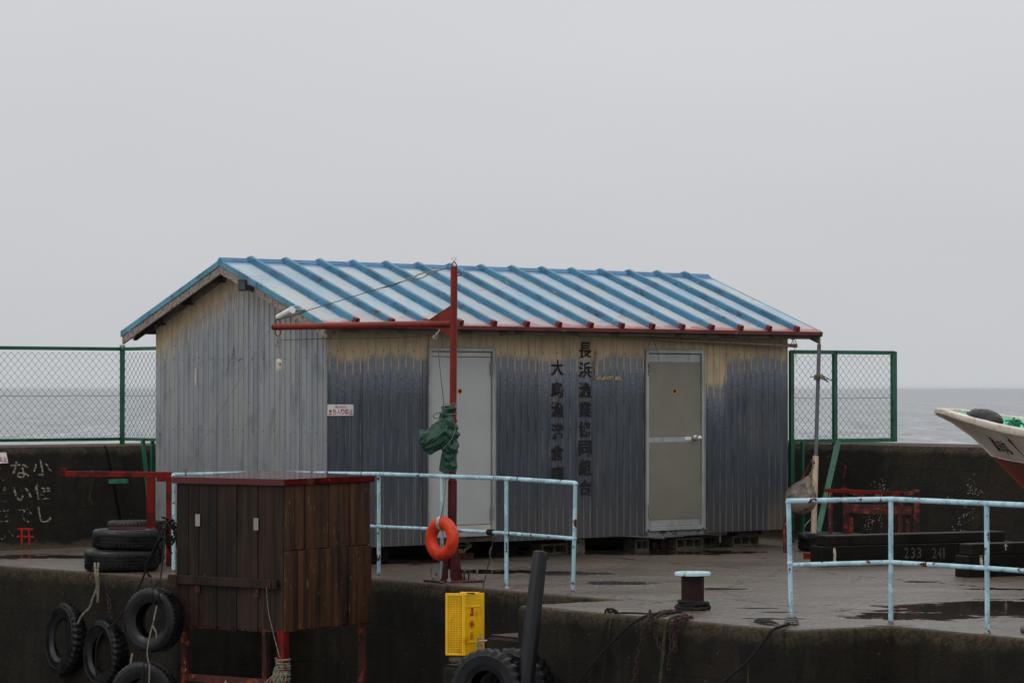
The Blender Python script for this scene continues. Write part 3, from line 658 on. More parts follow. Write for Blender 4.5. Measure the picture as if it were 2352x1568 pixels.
# ------------------------------------------------------------------ the shed
shed = empty('storage_shed', P0, TH)
tag(shed, 'long grey corrugated metal fishery shed with a pale blue ribbed roof and two doors', 'shed')
LEN = 6.33; WID = 3.13; ZB = 0.178; EV = -0.30; EVB = WID + 0.36; OL = -0.214; OR = 6.57; RZ = 3.06; EZ = 2.383; RM = WID / 2
SL = (RZ - EZ) / (RM - EV)
def roofz(b): return RZ - abs(b - RM) * SL
def corr(mb, t0, t1, zb, zt, pos, out, ph=0.0):
    """vertical ribbed sheet between t0 and t1; pos(t) base point, out outward normal, zt(t) top height"""
    ks = []; k0 = int(t0 / PITCHW) - 1
    for k in range(k0, int(t1 / PITCHW) + 2):
        c = (k + 0.5) * PITCHW
        for dt, h in ((-PITCHW / 2 + 0.004, 0), (-0.009, 0), (-0.004, 0.009), (0.004, 0.009), (0.009, 0)): ks.append((c + dt, h))
    ks = [q for q in sorted(ks) if t0 < q[0] < t1]; ks = [(t0, 0)] + ks + [(t1, 0)]
    vs = []; fs = []
    for t, h in ks:
        p = pos(t) + out * h; vs += [p + Z * zb, p + Z * zt(t)]
    for i in range(len(ks) - 1): fs.append((2 * i, 2 * i + 2, 2 * i + 3, 2 * i + 1))
    mb.add(vs, fs)
d1a, d1b = lof(WF(984, 1000)), lof(WF(1134, 1000)); d2a, d2b = lof(WF(1483, 1000)), lof(WF(1615, 1000))
d1t = WF(1060, 799).z; d2t = WF(1550, 804).z; d1s = WF(1060, 1222).z; d2s = WF(1550, 1207).z
frontz = lambda t: roofz(0) - 0.03
mb = MB(); fpos = lambda t: S(t, 0, 0)
corr(mb, 0, d1a, ZB, frontz, fpos, -B); corr(mb, d1a, d1b, d1t, frontz, fpos, -B); corr(mb, d1b, d2a, ZB, frontz, fpos, -B)
corr(mb, d2a, d2b, d2t, frontz, fpos, -B); corr(mb, d2b, LEN, ZB, frontz, fpos, -B)
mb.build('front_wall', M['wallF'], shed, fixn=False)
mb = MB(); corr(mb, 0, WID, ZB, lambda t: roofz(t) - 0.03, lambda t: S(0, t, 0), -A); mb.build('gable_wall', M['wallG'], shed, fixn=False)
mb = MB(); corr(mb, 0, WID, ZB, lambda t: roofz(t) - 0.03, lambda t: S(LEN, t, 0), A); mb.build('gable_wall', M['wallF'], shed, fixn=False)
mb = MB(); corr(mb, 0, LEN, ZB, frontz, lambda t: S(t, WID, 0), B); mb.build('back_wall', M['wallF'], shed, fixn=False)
mb = MB(); mb.obox(S(0.02, 0.02, ZB + 0.01), A * (LEN - 0.04), B * (WID - 0.04), Z * 0.07); mb.build('floor', M['timber'], shed)
mb = MB(); mb.bar(S(-0.004, -0.004, ZB), S(-0.004, -0.004, 2.33), 0.022, 0.022, A); mb.build('corner_trim', M['wallG'], shed)
# roof
mb = MB()
def rp(l, b, dz=0): return S(l, b, roofz(b) + dz)
TK = 0.028
mb.add([rp(OL, EV), rp(OR, EV), rp(OR, RM), rp(OL, RM), rp(OR, EVB), rp(OL, EVB)] + [rp(OL, EV, -TK), rp(OR, EV, -TK), rp(OR, RM, -TK), rp(OL, RM, -TK), rp(OR, EVB, -TK), rp(OL, EVB, -TK)],
       [(0, 1, 2, 3), (3, 2, 4, 5), (6, 9, 8, 7), (9, 11, 10, 8), (0, 6, 7, 1), (5, 4, 10, 11), (0, 3, 9, 6), (3, 5, 11, 9), (1, 7, 8, 2), (2, 8, 10, 4)])
roof = mb.build('roof', M['roof'], shed)
mb = MB(); mb.add([rp(OL + .02, EV + .02, -.031), rp(OR - .02, EV + .02, -.031), rp(OR - .02, RM, -.031), rp(OL + .02, RM, -.031), rp(OR - .02, EVB - .02, -.031), rp(OL + .02, EVB - .02, -.031)], [(0, 1, 2, 3), (3, 2, 4, 5)]); mb.build('soffit', M['wood_dark'], roof)
proto = None
sl = math.atan(SL)
for side in (0,):
    for k in range(15):
        l0 = 0.158 + BT * k
        mb = MB(); a = rp(l0, EV - 0.004, 0); b = rp(l0, RM, 0); d = (b - a).normalized(); nn = A.cross(d).normalized(); nn = nn if nn.z > 0 else -nn
        prof = [(-0.030, 0.0), (-0.025, 0.050), (-0.015, 0.055), (0.014, 0.055), (0.021, 0.050), (0.024, 0.0)]
        if proto is None:
            mb.add([a + A * x + nn * y for x, y in prof] + [b + A * x + nn * y for x, y in prof], [(i, i + 1, i + 7, i + 6) for i in range(5)] + [(5, 4, 3, 2, 1, 0), (6, 7, 8, 9, 10, 11)])
            proto = mb.build('batten', M['batten'], roof)
            e_ = MB(); o2 = a - d * 0.004; e_.add([o2 + A * x * 1.04 + nn * y * 1.04 for x, y in prof] + [o2 + d * 0.05 + A * x * 1.04 + nn * y * 1.04 for x, y in prof], [(i, i + 1, i + 7, i + 6) for i in range(5)] + [(5, 4, 3, 2, 1, 0), (6, 7, 8, 9, 10, 11)])
            pend = e_.build('batten_end', M['fascia'], roof)
        else:
            for q in (proto, pend):
                c = q.copy(); col.objects.link(c); c.parent = roof; c.location = (BT * k, 0, 0)
# back slope battens as one pattern
mb = MB()
for k in range(15):
    mb = MB(); a = rp(0.158 + BT * k, EVB); b = rp(0.158 + BT * k, RM); mb.bar(a + Z * 0.02, b + Z * 0.02, 0.05, 0.045); mb.build('batten', M['batten'], roof)
mb = MB(); mb.prism([rp(OL - .004, RM - 0.05, 0.004), rp(OL - .004, RM, 0.026), rp(OL - .004, RM + 0.05, 0.004)], A * (OR - OL + .008)); mb.build('ridge_cap', M['ridge'], roof)
for (l, sgn) in ((OL, -1), (OR, 1)):
    mb = MB()
    for b0, b1 in ((EV, RM), (EVB, RM)):
        a = rp(l, b0, -0.024); b = rp(l, b1, -0.024); mb.add([a + A * sgn * 0.006 + Z * 0.026, b + A * sgn * 0.006 + Z * 0.026, b + A * sgn * 0.006 - Z * 0.034, a + A * sgn * 0.006 - Z * 0.034, a - A * sgn * 0.012 + Z * 0.0265, b - A * sgn * 0.012 + Z * 0.0265, b - A * sgn * .012 - Z * 0.034, a - A * sgn * .012 - Z * 0.034],
                [(0, 1, 2, 3), (0, 4, 5, 1), (3, 2, 6, 7), (7, 6, 5, 4), (0, 3, 7, 4), (1, 5, 6, 2)])
    mb.build('verge_trim', pm('faded_blue_verge', L(80, 136, 156), [(L(56, 104, 122), 6, 0.5, 0.65), (L(100, 94, 74), 16, 0.64, 0.70)], 0.5), roof)
    mb = MB()
    for b0, b1 in ((EV + .02, RM), (EVB - .02, RM)):
        a = rp(l - sgn * 0.004, b0, -0.058); b = rp(l - sgn * 0.004, b1, -0.058)
        mb.add([a, b, b - Z * 0.085, a - Z * 0.085] + [q - A * sgn * 0.025 for q in (a, b, b - Z * 0.085, a - Z * 0.085)], [(0, 1, 2, 3), (7, 6, 5, 4), (0, 4, 5, 1), (3, 2, 6, 7), (0, 3, 7, 4), (1, 5, 6, 2)])
    mb.build('bargeboard', M['wood_grey'], roof)
mb = MB(); mb.obox(rp(OL, EV, -0.040) - B * 0.012, A * (OR - OL), B * 0.012, Z * 0.036); mb.build('eave_trim', M['fascia'], roof)
mb = MB(); mb.obox(rp(OL + .03, EV + .02, -0.092), A * (OR - OL - .2), B * 0.022, Z * 0.050); mb.build('fascia_board', M['wood_dark'], roof)
mb = MB()
for k in range(13):
    l0 = OL + 0.15 + k * 0.52
    for b0, b1 in ((EV + 0.05, 0.0), (EVB - 0.03, WID)):
        mb = MB(); a = rp(l0, b0, -0.075); b = rp(l0, b1, -0.075); mb.bar(a, b, 0.04, 0.07); mb.build('rafter', M['wood_dark'], roof)
mb = MB()
for b0 in (0.15, 0.75, 1.35, RM + .25, RM + .85, RM + 1.4):
    mb = MB(); mb.bar(rp(OL + .03, b0, -0.085), rp(-0.001, b0, -0.085), 0.07, 0.09); mb.build('purlin', M['wood_dark'], roof)
mb = MB()
for b0, b1 in ((0.02, RM), (WID - 0.02, RM)):      # strips between the purlins, against the gable
    mb = MB(); a = rp(-0.012, b0, -0.05); b = rp(-0.012, b1, -0.05); mb.add([a, b, b - Z * .07, a - Z * .07, a - A * .02, b - A * .02, b - Z * .07 - A * .02, a - Z * .07 - A * .02], [(0, 1, 2, 3), (7, 6, 5, 4), (3, 2, 6, 7), (0, 4, 5, 1)]); mb.build('gable_board', M['wood_grey'], roof)

mb = MB()
for zz in (2.12, 1.32, 0.52):
    for k in range(1, 67, 2):
        l0 = (k + .5) * PITCHW
        if d1a - .03 < l0 < d1b + .03 and zz < d1t or d2a - .03 < l0 < d2b + .03 and zz < d2t: continue
        mb.sphere(S(l0, -.009, zz + random.uniform(-.006, .006)), .007, .004, .007, 6, 4)
mb.build('wall_screws', M['rusty'], shed)
mb = MB()
for zz in (2.05, 1.32, 0.52):
    for k in range(1, 33, 2): mb.sphere(S(-.009, (k + .5) * PITCHW, zz + random.uniform(-.006, .006)), .006, .006, .006, 6, 4)
mb.build('wall_screws', M['rusty'], shed)
# doors
def door(a, b, zt, zs, kind):
    fr = MB(); w = 0.030 if kind == 1 else 0.034
    def fb(l0, l1, z0, z1, o0=-0.03, o1=0.022): fr.obox(S(l0, -o1, z0), A * (l1 - l0), B * (o1 - o0), Z * (z1 - z0))
    fb(a, a + w, zs - 0.03, zt); fb(b - w, b, zs - 0.03, zt); fb(a + w, b - w, zt - 0.035, zt); fb(a - 0.012, a, zs - .05, zt + .006, 0, .028); fb(b, b + 0.012, zs - .05, zt + .006, 0, .028); fb(a, b, zt, zt + .010, 0, .028)
    fb(a + w, b - w, zs - 0.045, zs - 0.003, -0.03, 0.03)
    f = fr.build('door_frame', M['alu'], shed, bevel=0.003)
    mb = MB(); mb.obox(S(a - .01, 0.0, zs - .10), A * (b - a + .02), B * 0.10, Z * 0.052); mb.build('sill_board', M['wood_dark'] if kind == 1 else pm('peeling_blue_grey_sill', L(120, 128, 130), [(L(66, 64, 48), 12, 0.5, 0.6)], 0.8), shed)
    x0, x1 = a + w + 0.004, b - w - 0.004; z0, z1 = zs, zt - 0.042
    dm = MB()
    if kind == 1:
        dm.obox(S(x0, 0.0, z0 + .075), A * (x1 - x0), B * 0.03, Z * (z1 - z0 - .075 - .05)); d = dm.build('door', M['door1'], shed, bevel=0.004)
        m2 = MB(); m2.obox(S(x0, 0.002, z0), A * (x1 - x0), B * 0.028, Z * 0.07); m2.obox(S(x0, .002, z1 - .045), A * (x1 - x0), B * .028, Z * .045); m2.build('rail', pm('creamy_door_rail', L(186, 182, 172), rough=0.5), d, bevel=0.003)
    else:
        dm.obox(S(x0, 0.004, z0), A * (x1 - x0), B * 0.026, Z * (z1 - z0)); d = dm.build('door', M['alu'], shed, bevel=0.004)
        zk = WF(1550, 1008).z; e0, e1 = x0 + 0.012, x1 - 0.018
        for (p, q) in ((z0 + 0.075, zk - 0.030), (zk + 0.028, z1 - 0.085)):
            m2 = MB(); m2.obox(S(e0, -0.002, p), A * (e1 - e0), B * 0.006, Z * (q - p)); pn = m2.build('sheet_panel', M['door2'], d, bevel=0.001)
            m3 = MB()
            for zz in [p + 0.02 + i * (q - p - 0.04) / 6 for i in range(7)]:
                for xx in (e0 + .01, e1 - .01): m3.sphere(S(xx, -0.003, zz), .006, .006, .006, 6, 4)
            for i in range(5): m3.sphere(S(e0 + (e1 - e0) * i / 4, -.003, p + .012), .006, .006, .006, 6, 4)
            m3.build('rivets', M['galv'], pn)
        k = WF(1595, 1006); kl = lof(k)
        m2 = MB(); m2.lathe([(0, -.005), (.034, -.004), (.036, 0.012), (.022, .016), (.021, .05), (.030, .058), (.031, .085), (.022, .092), (0, .092)], S(kl, -0.004, k.z), -B, 20); m2.build('door_handle', M['chrome'], d, smooth=True)
        m2 = MB(); m2.obox(S(kl - .14, -.002, k.z - .018), A * .09, B * .004, Z * .036); m2.build('label_plate', M['sign_w'], d)
    for zz in ((z1 - 0.16, z0 + 0.19) if kind == 1 else (z1 - 0.17, z0 + 0.17)):
        m2 = MB(); xh = x1 + 0.004 if kind == 1 else x0 - 0.004
        for i in range(4): m2.tube([S(xh, -0.027, zz - .07 + i * .034), S(xh, -0.027, zz - .04 + i * .034)], 0.009, 8)
        m2.obox(S(xh - .02, -.0235, zz - .07), A * .04, B * .004, Z * .132); m2.build('hinge', M['galv'], d)
    c = WF(1056 if kind == 1 else 1549, 898); cl = lof(c)
    m2 = MB(); off = -.0015 if kind == 1 else -.0035; m2.lathe([(0, .001), (.030, .001), (.030, 0)], S(cl, off, c.z), -B, 24); st = m2.build('sticker', M['sticker'], d)
    m3 = MB(); m3.lathe([(0, .0015), (.021, .0015), (.021, .001)], S(cl, off, c.z), -B, 20); sub = m3.build('sticker_mark', M['blackink'], st)
    return d
door(d1a, d1b, d1t, d1s, 1); door(d2a, d2b, d2t, d2s, 2)
# dark lining behind so that nothing shows through gaps
# painted lettering, two vertical columns
mb = MB()
def colm(chars, x, ys):
    for ch, y in zip(chars, ys):
        c = WF(x, y, 0.0105); dpx = c.y / F
        for q, (dx_, dz_) in enumerate(((-.0016, .0016), (.0016, -.0016))): glyph(mb, ch, c + A * dx_ + Z * dz_ - B * .0003 * q, A * (27 * dpx / 0.74), Z * (36 * dpx), 0.012)
colm('長浜漁業協同組合', 1344.5, [804, 849, 895, 940, 985, 1029, 1073, 1118]); mb.build('lettering', M['letter'], shed, fixn=False); mb = MB(); colm('大島漁港倉庫', 1281, [844, 895, 940, 990, 1039, 1088])
mb.build('lettering', M['letter'], shed, fixn=False)
mb = MB()
for _ in range(26):
    x = 1366 + random.uniform(0, 58); c = WF(x, 868, .013); w = random.uniform(.02, .05); mb.add([c - Z * .022, c + A * w - Z * .022, c + A * w * .9 + Z * random.uniform(-.01, .03), c + Z * random.uniform(-.01, .03)], [(0, 1, 2, 3)])
for _ in range(14):
    c = WF(1366, random.uniform(815, 866), .013); w = random.uniform(.012, .024); mb.add([c, c + A * w, c + A * w + Z * .05, c + Z * .05], [(0, 1, 2, 3)])
mb.build('old_sign_trace', pm('cream_paint_trace', L(172, 152, 120), rough=0.7), shed, fixn=False)
# strip sticker with upright writing on the gable
c = WG(449, 866, .013); mb = MB(); mb.add([c + B * .014 + Z * .09, c - B * .014 + Z * .09, c - B * .014 - Z * .09, c + B * .014 - Z * .09], [(0, 1, 2, 3)]); stp = mb.build('strip_sticker', M['sign_w'], shed, fixn=False)
mb = MB()
for i, ch in enumerate('防犯カメラ設置'): glyph(mb, ch, c - A * .001 + Z * (.045 - i * .020), -B * .016, Z * .017, .02)
mb.build('lettering', M['blackink'], stp, fixn=False)
mb = MB(); q = c - A * .001; mb.add([q + B * .013 + Z * .058, q - B * .013 + Z * .058, q - B * .013 + Z * .086, q + B * .013 + Z * .086], [(0, 1, 2, 3)]); mb.build('sticker_band', pm('faded_pink', L(206, 160, 158), rough=.6), stp, fixn=False)

def hook(c, nrm, label, name='wall_hook'):
    mb = MB(); mb.tube(crv([c, c + nrm * .02, c + nrm * .025 - Z * .02, c + nrm * .02 - Z * .035 + A * .012, c + nrm * .012 - Z * .03 + A * .022], 4), .003, 6)
    tag(mb.build(name, M['rusty'], at=c), label, 'hook')
hook(WF(2191, 0) if False else WF(1255, 1012, .0), -B, 'tiny rusty wire hook on the dark wall left of the black writing')
hook(WF(1684, 1047, 0), -B, 'tiny rusty ring hook on the dark wall right of the steel door')

# sign on the wall
def warn_sign(c, ux, up, nrm, w, h, label, tilt=0):
    q = Matrix.Rotation(tilt, 3, nrm); ux = q @ ux; up = q @ up
    t = empty('warning_sign', c); tag(t, label, 'sign')
    mb = MB(); mb.cbox(c, ux * w, up * h, nrm * 0.006); mb.build('sign_plate', M['sign_w'], t, bevel=.002)
    mb = MB(); f = c + nrm * 0.0045
    for i, ch in enumerate('関係者以外'): glyph(mb, ch, f + ux * w * (-.17 + i * .088) + up * h * .28, ux * w * .075, up * h * .20, .01)
    for i, ch in enumerate('立ち入り禁止'): glyph(mb, ch, f + ux * w * (-.40 + i * .160) - up * h * .15, ux * w * .145, up * h * .50, .03)
    mb.build('lettering', M['sign_r'], t, fixn=False)
    mb = MB()
    for a in (-1, 1):
        for b in (-1, 1): mb.sphere(c + ux * w * .46 * a + up * h * .40 * b + nrm * .003, .004, .004, .004, 6, 4)
    mb.build('screws', M['galv'], t)
c = WF(782, 941.5, 0.016); warn_sign(c, A, Z, -B, 60 * c.y / F / .82, 26 * c.y / F, 'white sign with red writing screwed to the dark front wall near the corner')
c = PL(-14, 1052, fo1 + fn1 * .01, fn1); warn_sign(c, A, up1, fn1, 0.33, 0.125, 'white sign with red writing on the breakwater, cut off by the left edge', R(1))

# camera tube and lamp under the gable
t = empty('security_camera', rp(OL, 0.38, -0.12)); tag(t, 'white tubular camera hung under the gable eave above the red crane arm tip', 'security camera')
a = P(640, 729, 27.55); b = P(670, 712, 27.35); mb = MB(); d = (b - a).normalized(); mb.tube([a - d * .008, a, b], [0.026, 0.033, 0.033], 20); mb.lathe([(0, 0.0), (.036, 0), (.036, .012), (0, .014)], b, d, 20); mb.build('housing', M['white_plastic'], t, smooth=True)
mb = MB(); w_ = rp(OL - .004, bof(rp(OL, 0, 0)) if False else 0.10, -0.10); q = P(690, 712, 27.6); mb.tube([b, q, q + A * .05], .013, 8); mb.build('bracket', M['galv'], t, smooth=True)
mb = MB(); mb.tube(crv([b + Z * .02, b + Z * .045 + A * .05, q + Z * .035, q + A * .03 + Z * .0], 6), .004, 6); mb.build('cable', M['white_plastic'], t)
t = empty('solar_lamp', P(560, 655, 28.5)); tag(t, 'small black box lamp fixed below the gable peak', 'lamp')
c = P(558, 655, 28.45); mb = MB(); yv = Vector((-.35, -.93, -.05)).normalized(); xv = yv.cross(Z).normalized(); uv = xv.cross(yv); mb.cbox(c, xv * .088, yv * .035, uv * .115); mb.build('housing', M['black'], t, bevel=.006)
mb = MB(); mb.cbox(c + yv * .0182, xv * .062, yv * .003, uv * .088); mb.build('panel', M['glassdark'], t)
mb = MB(); mb.bar(c - yv * .012, rp(OL - .004, bof(c) - .02, -.10), .03, .05); mb.build('bracket', M['black'], t)

# bamboo pole under the eave
a = WF(1330, 769, .10); b = WF(1829, 794, .16); mb = MB(); q = [a.lerp(b, k / 40) for k in range(41)]
mb.tube(q, [0.0125 + .008 * k / 40 + (.003 if k % 5 == 0 else 0) for k in range(41)], 10)
t = tag(mb.build('bamboo_pole', M['bamboo'], at=a, smooth=True), 'long thin bamboo pole tied under the front eave', 'pole')
def cord(name, pts, r, mat, label, cat='cord', n=6, tw=False, group=None):
    mb = MB(); pts = [Vector(p) for p in pts]
    if tw: rope(mb, pts, r, n=n)
    else: mb.tube(crv(pts, n), r, 6)
    return tag(mb.build(name, mat, at=pts[0], smooth=True), label, cat, group)
cord('cord', [WF(1828, 768, .05), WF(1818, 790, .18), WF(1824, 797, .15), WF(1829, 790, .18), WF(1822, 772, .1)], .004, M['rope_lt'], 'pale cord lashing the right end of the bamboo pole')
cord('cord', [WF(1820, 780, .18), WF(1824, 790, .18), WF(1827, 812, .18), WF(1829, 830, .18)], .003, M['rope_lt'], 'loose cord end hanging from the bamboo pole tip')
cord('cord', [WF(1499, 778, .13), WF(1490, 790, .13), WF(1488, 808, .13)], .004, M['rope_lt'], 'short left strand of white string above the steel door')
cord('cord', [WF(1499, 778, .13), WF(1508, 800, .13), WF(1514, 828, .13)], .004, M['rope_lt'], 'longer right strand of white string above the steel door')
c = rp(OL + .01, EVB - 0.16, -.22); mb = MB(); ctr = P(301, 769, 30.2); mb.tube([ctr + Vector((math.cos(a_) * .036, 0, math.sin(a_) * .048)) for a_ in [k * math.pi / 10 for k in range(20)]], .003, 5, closed=True)
tag(mb.build('wire_ring', M['galv'], at=ctr), 'thin wire ring hanging under the far left corner of the roof', 'ring')
ctr = WF(750, 768, .22); mb = MB(); mb.tube(crv([ctr + A * -.05 + Z * .03, ctr - Z * .03 - A * .03, ctr - Z * .04 + A * .04, ctr + A * .08 + Z * .02], 5), .0025, 5)
tag(mb.build('wire_loop', M['cable'], at=ctr), 'thin wire loop under the near roof corner above the white sign', 'wire')
cord('wire', [WG(538, 797, .03), WG(534, 815, .03), WG(524, 840, .03), WG(519, 866, .02)], .0025, M['cable'], 'loose dark wire dangling on the gable wall', 'wire')
cord('wire', [WG(538, 797, .03), WG(540, 822, .03), WG(548, 828, .03), WG(553, 822, .03), WG(550, 830, .02)], .0022, M['cable'], 'curled end of dark wire on the gable wall', 'wire')

# ------------------------------------------------------------------ what stands under the shed
def hollow_block(c, w, h, dp, holes, label, ux=A, uy=B, mat='conc_block', group='hollow concrete blocks under the shed'):
    mb = MB(); t = 0.026; o = c - ux * w / 2
    mb.obox(o, ux * w, uy * dp, Z * t); mb.obox(o + Z * (h - t), ux * w, uy * dp, Z * t)
    hw = (w - t * (holes + 1)) / holes
    for i in range(holes + 1): mb.obox(o + ux * i * (hw + t) + Z * t, ux * t, uy * dp, Z * (h - 2 * t))
    mb.obox(o + uy * (dp - .02) + Z * t + ux * t, ux * (w - 2 * t), uy * .018, Z * (h - 2 * t))
    tag(mb.build('concrete_block', M[mat], at=c), label, 'concrete block', group)
def under(x, b): 
    q = WF(x, 1240); return S(lof(q), b, 0)
hollow_block(under(1601, .12), .40, .125, .19, 3, 'three hole concrete block under the shed below the right door')
hollow_block(under(1495, .14), .20, .13, .19, 2, 'short mossy concrete block under the left edge of the steel door')
hollow_block(under(1305, .22), .36, .12, .19, 2, 'dark concrete block under the shed behind the black pile')
hollow_block(under(1733, .14), .40, .12, .19, 3, 'lower of two stacked concrete blocks near the right end of the shed')
q = under(1743, .13); hollow_block(q + Z * .121, .36, .055 + .01, .19, 3, 'upper of two stacked concrete blocks near the right end of the shed')
hollow_block(under(1668, .30), .36, .12, .19, 3, 'concrete block set back between the others under the shed')
def timber_blk(c, w, h, d, mat, label, name='wood_block', cat='block', group=None):
    mb = MB(); mb.obox(c - A * w / 2, A * w, B * d, Z * h); tag(mb.build(name, M[mat], bevel=.006, at=c), label, cat, group)
timber_blk(under(1360, .2), .15, .16, .15, 'wood_grey', 'square wood block under the shed right of the black pile')
timber_blk(under(880, .25), .5, .17, .2, 'timber_blk', 'dark timber packing under the near corner of the shed')
timber_blk(under(1200, .3), .35, .17, .2, 'timber_blk', 'dark timber packing under the shed right of the grey door')
for i, (x, lb) in enumerate(((1526, 'dull red iron wheel under the steel door, the left of two'), (1545, 'dull red iron wheel under the steel door, the right of two'))):
    c = under(x, .16) + Z * .052; mb = MB(); mb.lathe([(0, -.02), (.04, -.02), (.05, -.012), (.05, .012), (.04, .02), (0, .022)], c, -B, 20); tag(mb.build('iron_wheel', M['bollard_r'], at=c, smooth=True), lb, 'wheel', 'iron wheels under the shed')
# scissor jack on bricks
c = P(1062, 1278, 29.25); c.z = 0
for i, dx in enumerate((-.075, .075)):
    q = c + A * dx; mb = MB(); mb.obox(q - A * .0735, A * .147, B * .10, Z * .062); tag(mb.build('brick', M['brick'], bevel=.004, at=q), 'reddish brick under the scissor jack, the %s one' % ('left' if i == 0 else 'right'), 'brick', 'bricks under the scissor jack')
t = empty('scissor_jack', c + Z * .062); tag(t, 'olive scissor jack holding up the shed below the grey door', 'jack')
c0 = c + B * .05 + Z * .062; wj = .125; h0, h1, h2 = .022, .075, .135
mb = MB(); mb.prism([c0 + A * -.06 - B * .03, c0 + A * .06 - B * .03, c0 + A * .035 - B * .03 + Z * .045, c0 - A * .035 - B * .03 + Z * .045], B * .06); mb.build('base', M['jack'], t, bevel=.003)
for s1 in (-1, 1):
    for (za, zb) in ((h0, h1), (h2, h1)):
        mb = MB(); mb.bar(c0 + A * .018 * s1 - B * .035 + Z * za, c0 + A * wj * s1 - B * .035 + Z * zb, .02, .022, B.cross(A)); mb.build('arm', M['jack'], t)
mb = MB(); mb.tube([c0 - A * wj - B * .035 + Z * h1, c0 + A * (wj + .01) - B * .035 + Z * h1], .006, 8); mb.build('screw', M['galv'], t)
mb = MB(); mb.cbox(c0 - B * .035 + Z * (h2 + .008), A * .06, B * .05, Z * .022); mb.build('head', M['rusty'], t, bevel=.003)

# ------------------------------------------------------------------ chain-link fences
def chainlink(parent, o, ux, length, z0, z1, pitch=0.0435):
    mb = MB(); n = int(length / pitch) + 1; hz = 0.0465; rows = int((z1 - z0) / hz)
    for i in range(n):
        pts = []
        for j in range(rows + 1):
            side = (i + j) % 2
            u = (i + 0.5) * pitch + (pitch / 2 * 1.03 if side else -pitch / 2 * 1.03)
            if u < -.01 or u > length + .02: u = min(max(u, 0), length)
            pts.append(o + ux * u + Z * (z0 + j * hz) + ux.cross(Z) * (.002 if side else -.002) + ux * random.uniform(-.001, .001))
        mb.tube(pts, .0026, 4, caps=False)
    zm = (z0 + z1) / 2 - .02
    mb.tube([o + ux * length * k / 12 + Z * (zm + random.uniform(-.004, .004)) for k in range(13)], .003, 5)
    return mb.build('chain_link_mesh', M['greenwire'], parent)
fl = PL(281, 905, w1 - n1 * (BAT + .35), n1); fo = Vector((fl.x, fl.y, 0)); 
fz0 = P(281, 1010, fl.y).z; fz1 = P(281, 799, fl.y).z
t = empty('fence', fo + Z * ZT); tag(t, 'green chain link fence on top of the left breakwater wall, turning towards the shed', 'fence')
o = fo - A * 3.4
for z_ in (fz0 + .012, fz1 - .012): mb = MB(); mb.bar(o + Z * z_, fo + Z * z_, .03, .040 if z_ > 1.7 else .034); mb.build('rail', M['green'], t)
chainlink(t, fo - A * 1.9135, A, 1.9, fz0 + .02, fz1 - .02)
for k, p in enumerate((fo, fo - A * 1.93)):
    mb = MB(); mb.obox(Vector((p.x - .027, p.y - .02, ZT)), (.054, 0, 0), (0, .05, 0), Z * (fz1 + .03 - ZT)); po = mb.build('post', M['green'], t)
    mb = MB(); mb.obox(Vector((p.x - .029, p.y - .022, fz1 - .01)), (.058, 0, 0), (0, .054, 0), Z * .045); mb.build('post_cap', M['galv'], po)
r0 = fo + E_ * .03; rl = 0.80
for z_ in (fz0 + .012, fz1 - .012): mb = MB(); mb.bar(r0 + Z * z_, r0 + E_ * rl + Z * z_, .03, .040 if z_ > 1.7 else .034); mb.build('rail', M['green'], t)
chainlink(t, r0, E_, rl, fz0 + .02, fz1 - .02)
lg = P(350, 1100, r0.y - .57)
mb = MB(); mb.bar(Vector((lg.x, lg.y, 0)), Vector((lg.x, lg.y, fz0)), .035, .035, A); mb.build('leg', M['green'], t)
mb = MB(); a = P(328, 1010, r0.y - .35); b = P(351, 1240, r0.y - .75); b.z = max(b.z, 0.0); mb.bar(a, b, .045, .03, A); mb.build('brace', M['green'], t)

# right fence reaching out over the sea
FR0 = P(1818, 1015, 32.45); FR1 = P(2053, 1015, 33.3); ux = Vector((FR1.x - FR0.x, FR1.y - FR0.y, 0)); LR = ux.length; ux.normalize()
z0 = P(1818, 1013, 32.45).z; z1 = P(1818, 808, 32.45).z; o = Vector((FR0.x, FR0.y, 0))
t = empty('fence', o + Z * 0); tag(t, 'square green chain link fence panel on the wall right of the shed', 'fence')
for z_ in (z0, z1): mb = MB(); mb.bar(o + Z * z_, o + ux * LR + Z * z_, .04, .045); mb.build('rail', M['green'], t)
for u, w, zb in ((0.0, .05, 0.0), (0.64, .05, ZT - .02), (LR, .07, z0 - .02)):
    mb = MB(); p = o + ux * u; mb.bar(p + Z * zb, p + Z * (z1 + .015), w, .04, ux.cross(Z)); mb.build('post', M['green'], t)
chainlink(t, o + ux * .03, ux, LR - .06, z0 + .01, z1 - .01)
mb = MB(); p = P(1843, 1015, 32.3); p2 = P(1846, 1225, 32.1); mb.bar(Vector((p.x, p.y, z0)), Vector((p.x, p.y, 0)), .035, .03, A); mb.build('leg', M['green'], t)
mb = MB(); a = P(1925, 1013, 32.6); b = P(1878, 1222, 31.6); b.z = max(0, b.z); mb.bar(a, b, .06, .04, Vector((0, 1, 0))); bb = mb.build('brace', M['green'], t)
m2 = MB()
for k in range(5): m2.sphere(a.lerp(b, .15 + k * .18) + Vector((.005, -.03, 0)), .009, .009, .009, 6, 4)
m2.build('bolts', M['galv'], bb)

